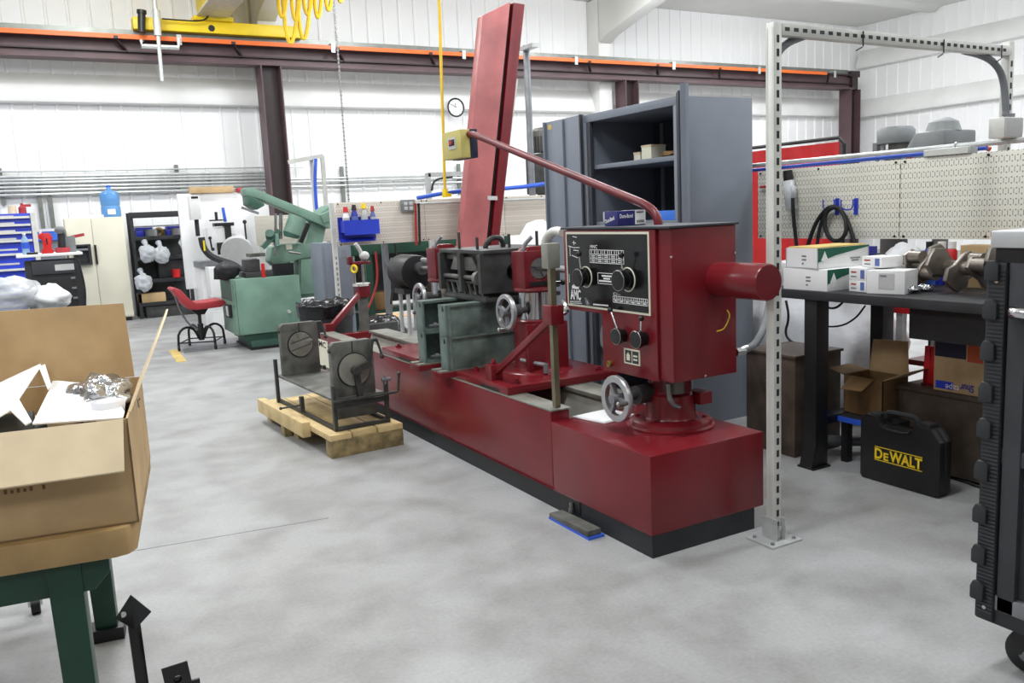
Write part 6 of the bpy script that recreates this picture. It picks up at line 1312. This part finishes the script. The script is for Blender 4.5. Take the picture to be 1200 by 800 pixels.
for k, (px, body, cap, h, lab) in enumerate(((405.5, 'white', 'red_bright', .14, 'white bottle with red cap in the blue bin'), (415.5, 'blue_deep', 'black', .17, 'dark blue bottle with black cap in the blue bin'), (427, 'label_grey', 'gold', .19, 'pale bottle with yellow cap in the blue bin'), (437, 'ink_blue', 'cable_red', .14, 'slim bottle with dark red cap in the blue bin'))):
    q = PY(px, 255, PB-.065); zf = z0+.0255; t = thing('spray_bottle', lab, 'bottle', (q.x, PB-.065, zf), 'bottles in the blue bin')
    r = .034 if k < 3 else .026; hb = z1-zf+h*.55
    obj('bottle', G().lathe([(0, 0), (r, 0), (r, hb-.05), (r*.6, hb-.01), (r*.5, hb), (0, hb)], (q.x, PB-.065, zf+.0005), (0, 0, 1), 16), body, t); obj('cap', G().cyl((q.x, PB-.065, zf+hb), (q.x, PB-.065, zf+hb+.05), r*.8, 14, r*.55), cap, t)
    obj('label', G().cyl((q.x, PB-.065, zf+hb*.45), (q.x, PB-.065, zf+hb*.72), r*1.02, 16), 'label_grey' if k != 1 else 'ink_blue', t)
# outlet box, conduit and hanging test leads
q0, q1 = PY(470.5, 234, PB-.04), PY(487, 247, PB-.04)
t = thing('outlet_box', 'grey quad outlet box fixed on the far pegboard', 'outlet', ((q0.x+q1.x)/2, PB-.03, q1.z))
obj('box', G().box(q0.x, q1.x, PB-.05, PB-.001, q1.z, q0.z), 'motor_grey', t, bevel=.006)
for i in (0, 1):
    for j in (0, 1): obj('socket', G().box(q0.x+.018+i*.055, q0.x+.055+i*.055, PB-.055, PB-.05, q1.z+.012+j*.045, q1.z+.045+j*.045), 'label_grey', t, bevel=.004)
zc = PY(500, 238, PB-.03).z; solo('conduit', G().cyl((q1.x, PB-.02, zc), (q1.x+2.1, PB-.02, zc), .012, 8), 'galv', 'thin conduit running from the quad outlet box along far pegboard', 'conduit')
for k, (px, m) in enumerate(((486.5, 'cable_red'), (490.5, 'rubber'))):
    solo('test_lead', G().tube([PY(px, 238, PB-.05), PY(px+.6, 252, PB-.04), PY(px+1.0, 268, PB-.03), PY(px+1.6, 287, PB-.03)], .012, 6, 1), m, ('red' if k == 0 else 'black')+' cable hanging from the quad outlet box', 'cable')
solo('air_line', G().tube([PY(489, 232, PB+.1), PY(520, 226, PB+.1), PY(560, 222, PB+.1), PY(600, 220.5, PB+.1), PY(650, 214, PB+.1)], .022, 8, 1), 'cable_blue', 'blue air line lying along top of the far pegboard', 'air line')
# slotted frame behind the far pegboard
Yq = 9.2
g = thing('strut_gantry', 'low galvanised strut gantry rising behind the far pegboard', 'strut frame', (PY(520, 210, Yq).x, Yq, 0))
a, c = PY(501, 203, Yq), PY(560, 199, Yq); obj('post', G().box(a.x-.03, a.x+.03, Yq-.02, Yq+.02, 0, a.z), 'galv', g); obj('rail', G().box(a.x, c.x+.3, Yq-.02, Yq+.02, a.z-.04, a.z+.01), 'galv', g); obj('post', G().box(c.x+.25, c.x+.3, Yq-.02, Yq+.02, 0, a.z), 'galv', g)
obj('cable', G().tube([(a.x+.03, Yq-.03, a.z-.2), (a.x+.05, Yq-.03, a.z-.1), (a.x+.14, Yq-.03, a.z-.06), (a.x+.3, Yq-.03, a.z-.05)], .012, 6, 1), 'rubber', g)
# tall single strut next to the leaning red beams
Yt = 8.12; a = PY(616.5, 53, Yt); t = thing('strut_post', 'tall plain galvanised strut post right of the leaning red beams', 'strut post', (a.x, Yt, 0))
obj('channel', G().box(a.x-.03, a.x+.03, Yt-.02, Yt+.02, 0, a.z), 'dull_steel', t, bevel=.003); obj('groove', G().box(a.x-.006, a.x+.006, Yt-.0215, Yt-.02, .1, a.z-.01), 'ink_grey', t); obj('top_clip', G().box(a.x-.07, a.x+.02, 7.885, Yt+.02, a.z-.06, a.z-.02), 'galv', t)
# leaning red beams
Yl = 7.72
def lean(top, low):
    """extend the pixel line through top and low down to the floor on plane y=Yl"""
    a, b = PY(*top, Yl), PY(*low, Yl); k = a.z/(a.z-b.z); f = a+(b-a)*k; return (a.x, a.z), (f.x, .003)
L1, F1 = lean((566, 18), (544, 250)); L2, F2 = lean((598, 2), (573.5, 250)); L3, F3 = lean((602, 3), (579, 250)); L4, F4 = lean((615, 5), (588.5, 250))
def post(name, A, B, fA, fB, m, d, lab, y=Yl):
    t = thing(name, lab, 'beam', ((fA[0]+fB[0])/2, y+d/2, 0), 'leaning red steel beams'); 
    obj('face', G().prism([A, B, fB, fA], (0, y, 0), (1, 0, 0), (0, 0, 1), (0, d, 0)), m, t, bevel=.004); return t
t = post('steel_beam', L1, L2, F1, F2, 'red_sheen', .12, 'wide red steel beam with painted-in pale sheen standing tilted behind boring machine')  # pale pink colour stands for light sheen on red paint
t2 = post('steel_beam', L3, L4, F3, F4, 'red_deep', .16, 'narrow deep red steel beam tilted beside the wide one with painted sheen')
obj('gap_shade', G().prism([L2, L3, F3, F2], (0, Yl+.05, 0), (1, 0, 0), (0, 0, 1), (0, .05, 0)), 'black', t)  # black strip painted in for the shade of the gap between beams
q = PY(577, 232, Yl); obj('clip', G().obox((q.x, Yl-.004, q.z), (1, 0, -.05), (0, 1, 0), (.05, 0, 1), .11, .006, .04), 'label_grey', t)
w0, w1 = lean((613, 90), (590.5, 250)); w2, w3 = lean((617, 90), (597, 250))
solo('white_plank', G().prism([w0, w2, w3, w1], (0, Yl+.17, 0), (1, 0, 0), (0, 0, 1), (0, .02, 0)), 'galv_light', 'pale thin plank leaning against the narrow red beam', 'plank')
# drill press motor peeping out behind the locker door
Yp = 9.0; a, c = PY(625, 157, Yp), PY(652, 157, Yp); cx = (a.x+c.x)/2; r = (c.x-a.x)/2; zt1 = PY(635, 150, Yp).z; zb1 = PY(635, 178, Yp).z
t = thing('drill_press', 'dark grey drill press head standing behind the locker door', 'drill press', (cx, Yp, 0))
obj('motor', G().lathe([(0, 0), (r, 0), (r, zt1-zb1-.04), (r*.8, zt1-zb1), (0, zt1-zb1)], (cx, Yp, zb1), (0, 0, 1), 20), 'iron', t)
for k in range(14):
    an = PI+k*PI/13; obj('fin', G().obox((cx+r*math.cos(an), Yp+r*math.sin(an), (zb1+zt1)/2-.06), (math.cos(an), math.sin(an), 0), (-math.sin(an), math.cos(an), 0), (0, 0, 1), .03, .008, (zt1-zb1)*.7), 'iron_dark', t)
obj('head', G().box(cx-r*.9, cx+r*1.2, Yp-.15, Yp+.25, zb1-.5, zb1-.02), 'iron_dark', t, bevel=.02); obj('column', G().cyl((cx, Yp+.1, 0), (cx, Yp+.1, zb1-.4), .07, 16), 'iron', t); obj('base', G().box(cx-.25, cx+.25, Yp-.3, Yp+.3, 0, .05), 'iron_dark', t)
# white covered pallet between machine and locker
q = PY(622, 285, 6.3); solo('white_tarp', G().blob((q.x+.12, 6.3, .62), .42, .35, .66, 20, 12, .08, 14), 'sheet_white', 'white tarp draped over goods between boring machine and locker door', 'tarp')
# hose drop gantry by the brown column
Yg = 10.9
t = thing('drop_gantry', 'thin galvanised strut arm with blue hose above the band saw', 'strut frame', (PY(372, 260, Yg).x, Yg, 0))
a, b = PY(338, 190, Yg), PY(378, 182.5, Yg); obj('arm', G().beam(a, b, .05, .05), 'galv_light', t)
obj('post', G().box(b.x-.03, b.x+.02, Yg-.02, Yg+.02, 0, b.z), 'galv_light', t); q = PY(366, 185, Yg); obj('post', G().box(q.x-.025, q.x+.02, Yg+.03, Yg+.07, 0, q.z), 'galv_light', t)
obj('hose', G().tube([PY(370, 186, Yg-.05), PY(369, 215, Yg-.05), PY(371, 245, Yg-.05), PY(374, 264, Yg-.05)], .022, 8, 1), 'cable_blue', t)
# second pegboard further back and grey cabinet below
Yw = 10.8; a, c = PY(299, 262, Yw), PY(392, 285, Yw)
pk = thing('pegboard', 'plain cream pegboard behind the green band saw', 'pegboard', ((a.x+c.x)/2, Yw, c.z)); zt2 = PY(330, 252, Yw).z; zb2 = PY(380, 283, Yw).z
xm = (a.x+c.x)/2
for (p, q) in ((a.x, xm-.003), (xm+.003, c.x+.1)): obj('panel', G().box(p, q, Yw, Yw+.016, zb2, zt2), 'peg_x', pk, bevel=.002)
for p in (a.x+.03, c.x): obj('support_post', G().box(p, p+.04, Yw+.017, Yw+.058, 0, zt2), 'galv_light', pk)
Yk2 = 8.9; a, c = PY(376, 290, Yk2), PY(411, 290, Yk2)
t = thing('electrical_cabinet', 'blue grey electrical cabinet below the end of far pegboard', 'cabinet', ((a.x+c.x)/2, Yk2+.2, 0)); zt2 = PY(395, 284, Yk2).z
obj('body', G().box(a.x, c.x, Yk2, Yk2+.4, .1, zt2), 'slate', t, bevel=.006); obj('door', G().box(a.x+.03, c.x-.03, Yk2-.012, Yk2, .15, zt2-.04), 'slate', t, bevel=.004); obj('label', G().box(c.x-.11, c.x-.06, Yk2-.014, Yk2-.012, zt2-.17, zt2-.08), 'ink_grey', t); obj('base', G().box(a.x+.03, c.x-.03, Yk2+.03, Yk2+.37, 0, .1), 'black', t)
# green work frame behind the far pegboard
Yn = 9.5; a, c = PY(414, 292, Yn), PY(548, 289, Yn); zt2 = PY(500, 281, Yn).z
t = thing('green_workbench', 'dark green steel workbench seen below the far pegboard', 'workbench', ((a.x+c.x)/2, Yn+.3, 0))
obj('top_rail', G().box(a.x, c.x+.6, Yn, Yn+.7, zt2-.13, zt2), 'green_bench', t, bevel=.006)
for px in (434, 538): q = PY(px, 320, Yn); obj('leg', G().box(q.x-.04, q.x+.04, Yn+.02, Yn+.1, 0, zt2-.13), 'green_bench', t); obj('leg', G().box(q.x-.04, q.x+.04, Yn+.6, Yn+.68, 0, zt2-.13), 'green_bench', t)
obj('back_panel', G().box(a.x+.1, c.x+.5, Yn+.64, Yn+.66, .35, zt2-.13), 'iron_dark', t)
obj('lower_shelf', G().box(a.x+.1, c.x+.5, Yn+.05, Yn+.63, .28, .31), 'green_bench', t)
q = PY(454.5, 300, 8.05); solo('channel_post', G().box(q.x-.03, q.x+.03, 8.1, 8.14, 0, 1.14), 'motor_grey', 'bare grey strut leg under the far pegboard', 'strut')
for k, (px, py, lab, m, s) in enumerate(((442, 352, 'brown parts box on the low green bench shelf', 'card_dark', .16), (520, 346, 'rusty gearbox on the low green bench shelf', 'rust_box', .2))):
    q = PY(px, py, Yn+.2); solo('gear_case', G().box(q.x-s, q.x+s, Yn+.1, Yn+.45, .3105, .3105+s*1.3), m, lab, 'box', bevel=.01)
for k, pts in enumerate(([(463, 292), (466, 310), (461, 330), (458, 356)], [(452, 292), (449, 304), (455, 314), (459, 302)], [(440, 302), (443, 325), (438, 346), (431, 362)])):
    solo('loose_cable', G().tube([PY(x, y-(7 if j == 0 else 0), 8.035) for j, (x, y) in enumerate(pts)], .011, 6, 2), ('rubber', 'hose_grey', 'cable_red')[k], ('black', 'grey', 'red')[k]+' loose cable hanging below the far pegboard', 'cable', 'cables below the far pegboard')
# ------------------------------------------------------------------ tailstock stand at far end of the bed
Ye = 7.2; q = PY(424, 340, Ye); X = q.x
t = thing('tailstock_stand', 'grey post stand with red diagonal arm at far end of bed', 'stand', (X, Ye, 0))
obj('post', G().box(X-.035, X+.035, Ye-.035, Ye+.035, .02, q.z+.03), 'iron', t, bevel=.003); obj('foot', G().box(X-.15, X+.15, Ye-.12, Ye+.12, 0, .02), 'iron_dark', t)
obj('arm_block', G().box(X-.05, X+.06, Ye-.06, Ye+.06, q.z-.06, q.z+.06), 'red_worn', t, bevel=.006)
pv = V((2.09, 7.03, .5)); pv = PY(386, 386, 7.02)
obj('diagonal_arm', G().beam(V((X, Ye-.02, q.z)), pv, .04, .045), 'red_paint', t, bevel=.006); obj('pivot_block', G().box(pv.x-.04, pv.x+.04, 6.985, 7.06, pv.z-.07, pv.z+.05), 'red_worn', t, bevel=.005)
obj('disc', G().cyl((X, Ye, PY(420, 335, Ye).z), (X, Ye, PY(420, 332, Ye).z), .075, 24), 'galv_light', t)
obj('rods', G().cyl((X-.06, Ye, q.z+.06), (X-.06, Ye, PY(420, 300, Ye).z), .014, 8).cyl((X+.02, Ye, q.z+.06), (X+.02, Ye, PY(420, 300, Ye).z), .012, 8), 'steel', t)
z = PY(420, 308, Ye).z; obj('clamp_bar', G().box(X-.1, X+.09, Ye-.03, Ye+.03, z-.012, z+.012).box(X-.11, X-.08, Ye-.03, Ye+.03, z-.01, z+.06), 'red_worn', t, bevel=.004)
z = PY(420, 300, Ye).z; obj('lamp_head', G().blob((X+.045, Ye, z), .045, .045, .04, 14, 9, 0).tube([(X+.02, Ye, z+.02), (X-.0, Ye, z+.07), (X-.03, Ye, z+.11)], .018, 8, 1), 'label_grey', t)
obj('yellow_coil', G().ring(PY(415, 315, Ye-.05), (1, .6, 0), .03, .01, 16, 6), 'gold', t)
# ------------------------------------------------------------------ waste bin and wrapped bundle
Yb2 = 7.62; a, c = PY(348, 355, Yb2), PY(413, 350, Yb2); cx = (a.x+c.x)/2; r = (c.x-a.x)/2; zt2 = PY(380, 355, Yb2).z
t = thing('waste_bin', 'large black waste bin lined with a black bag', 'bin', (cx, Yb2, 0))
obj('tub', G().lathe([(0, .005), (r*.78, .005), (r*.95, zt2-.05), (r*.92, zt2-.05), (r*.75, .02)], (cx, Yb2, 0), (0, 0, 1), 28), 'soft_black', t)
g = G(); n = 36; R_ = random.Random(5); vs = []
for k in range(n):
    an = 2*PI*k/n; j = R_.uniform(-.02, .02)
    for (rr, zz) in ((.97, zt2-.12), (1.02, zt2-.02), (1.0, zt2+.02+j), (.9, zt2+j*.5), (.82, zt2-.15)): vs.append((cx+r*rr*math.cos(an)*(1+R_.uniform(-.015, .015)), Yb2+r*rr*math.sin(an), zz))
obj('bag', g.add(vs, [(k*5+i, ((k+1) % n)*5+i, ((k+1) % n)*5+i+1, k*5+i+1) for k in range(n) for i in range(4)]), 'black_bag', t)
obj('rubbish', G().blob((cx, Yb2, zt2-.1), r*.8, r*.8, .09, 16, 8, .15, 6), 'black_bag', t)
Yx = 7.9; q = PY(446, 385, Yx); zt2 = PY(446, 369, Yx).z
solo('wrapped_bundle', G().blob((q.x, Yx, zt2*.5), .25, .2, zt2*.52, 20, 12, .1, 9), 'black_bag', 'black plastic wrapped bundle on floor behind the grey fixture', 'bundle')
solo('tied_bundle', G().box(q.x-.2, q.x+.08, Yx-.27, Yx-.2, .0, zt2*.9), 'iron_dark', 'dark slatted panel leaning on the wrapped bundle', 'panel', bevel=.01)
a = PZ(462, 372, .003); solo('cardboard_sheet', G().prism([(0, 0), (.34, .02), (.22, .75), (-.1, .7)], (a.x, a.y, .001), (1, 0, 0), (0, 1, 0), (0, 0, .005)), 'card', 'flat tan cardboard sheet lying on the floor behind bed', 'cardboard')
# black motor on chrome stand behind the far tower
Yv = 6.35; q = PY(480, 318, Yv); X = q.x
t = thing('motor_stand', 'round black drive motor on chrome legs left of far tower', 'motor', (X+.06, Yv, 0))
obj('motor', G().cyl((X, Yv-.16, q.z), (X, Yv+.16, q.z), .135, 28), 'black', t, bevel=.02)
obj('shaft', G().cyl((X+.02, Yv-.4, q.z+.03), (X+.02, Yv-.16, q.z+.03), .02, 12).cyl((X+.02, Yv-.22, q.z+.03), (X+.02, Yv-.16, q.z+.03), .05, 16), 'steel', t)
obj('cradle', G().box(X-.1, X+.1, Yv-.1, Yv+.1, q.z-.17, q.z-.13), 'iron_dark', t)
for (dx, dy) in ((-.06, -.08), (.06, -.08), (-.06, .08), (.06, .08)): obj('leg', G().cyl((X+dx, Yv+dy, ZW+.001), (X+dx, Yv+dy, q.z-.17), .016, 10), 'galv', t)
q = PY(505, 342, 5.9); solo('orange_rag', G().blob((2.47, 5.75, .53), .05, .05, .06, 12, 8, .15, 3), 'label_orange', 'small orange rag tucked beside far tower on the bed', 'rag')  # orange lump meant as a rag
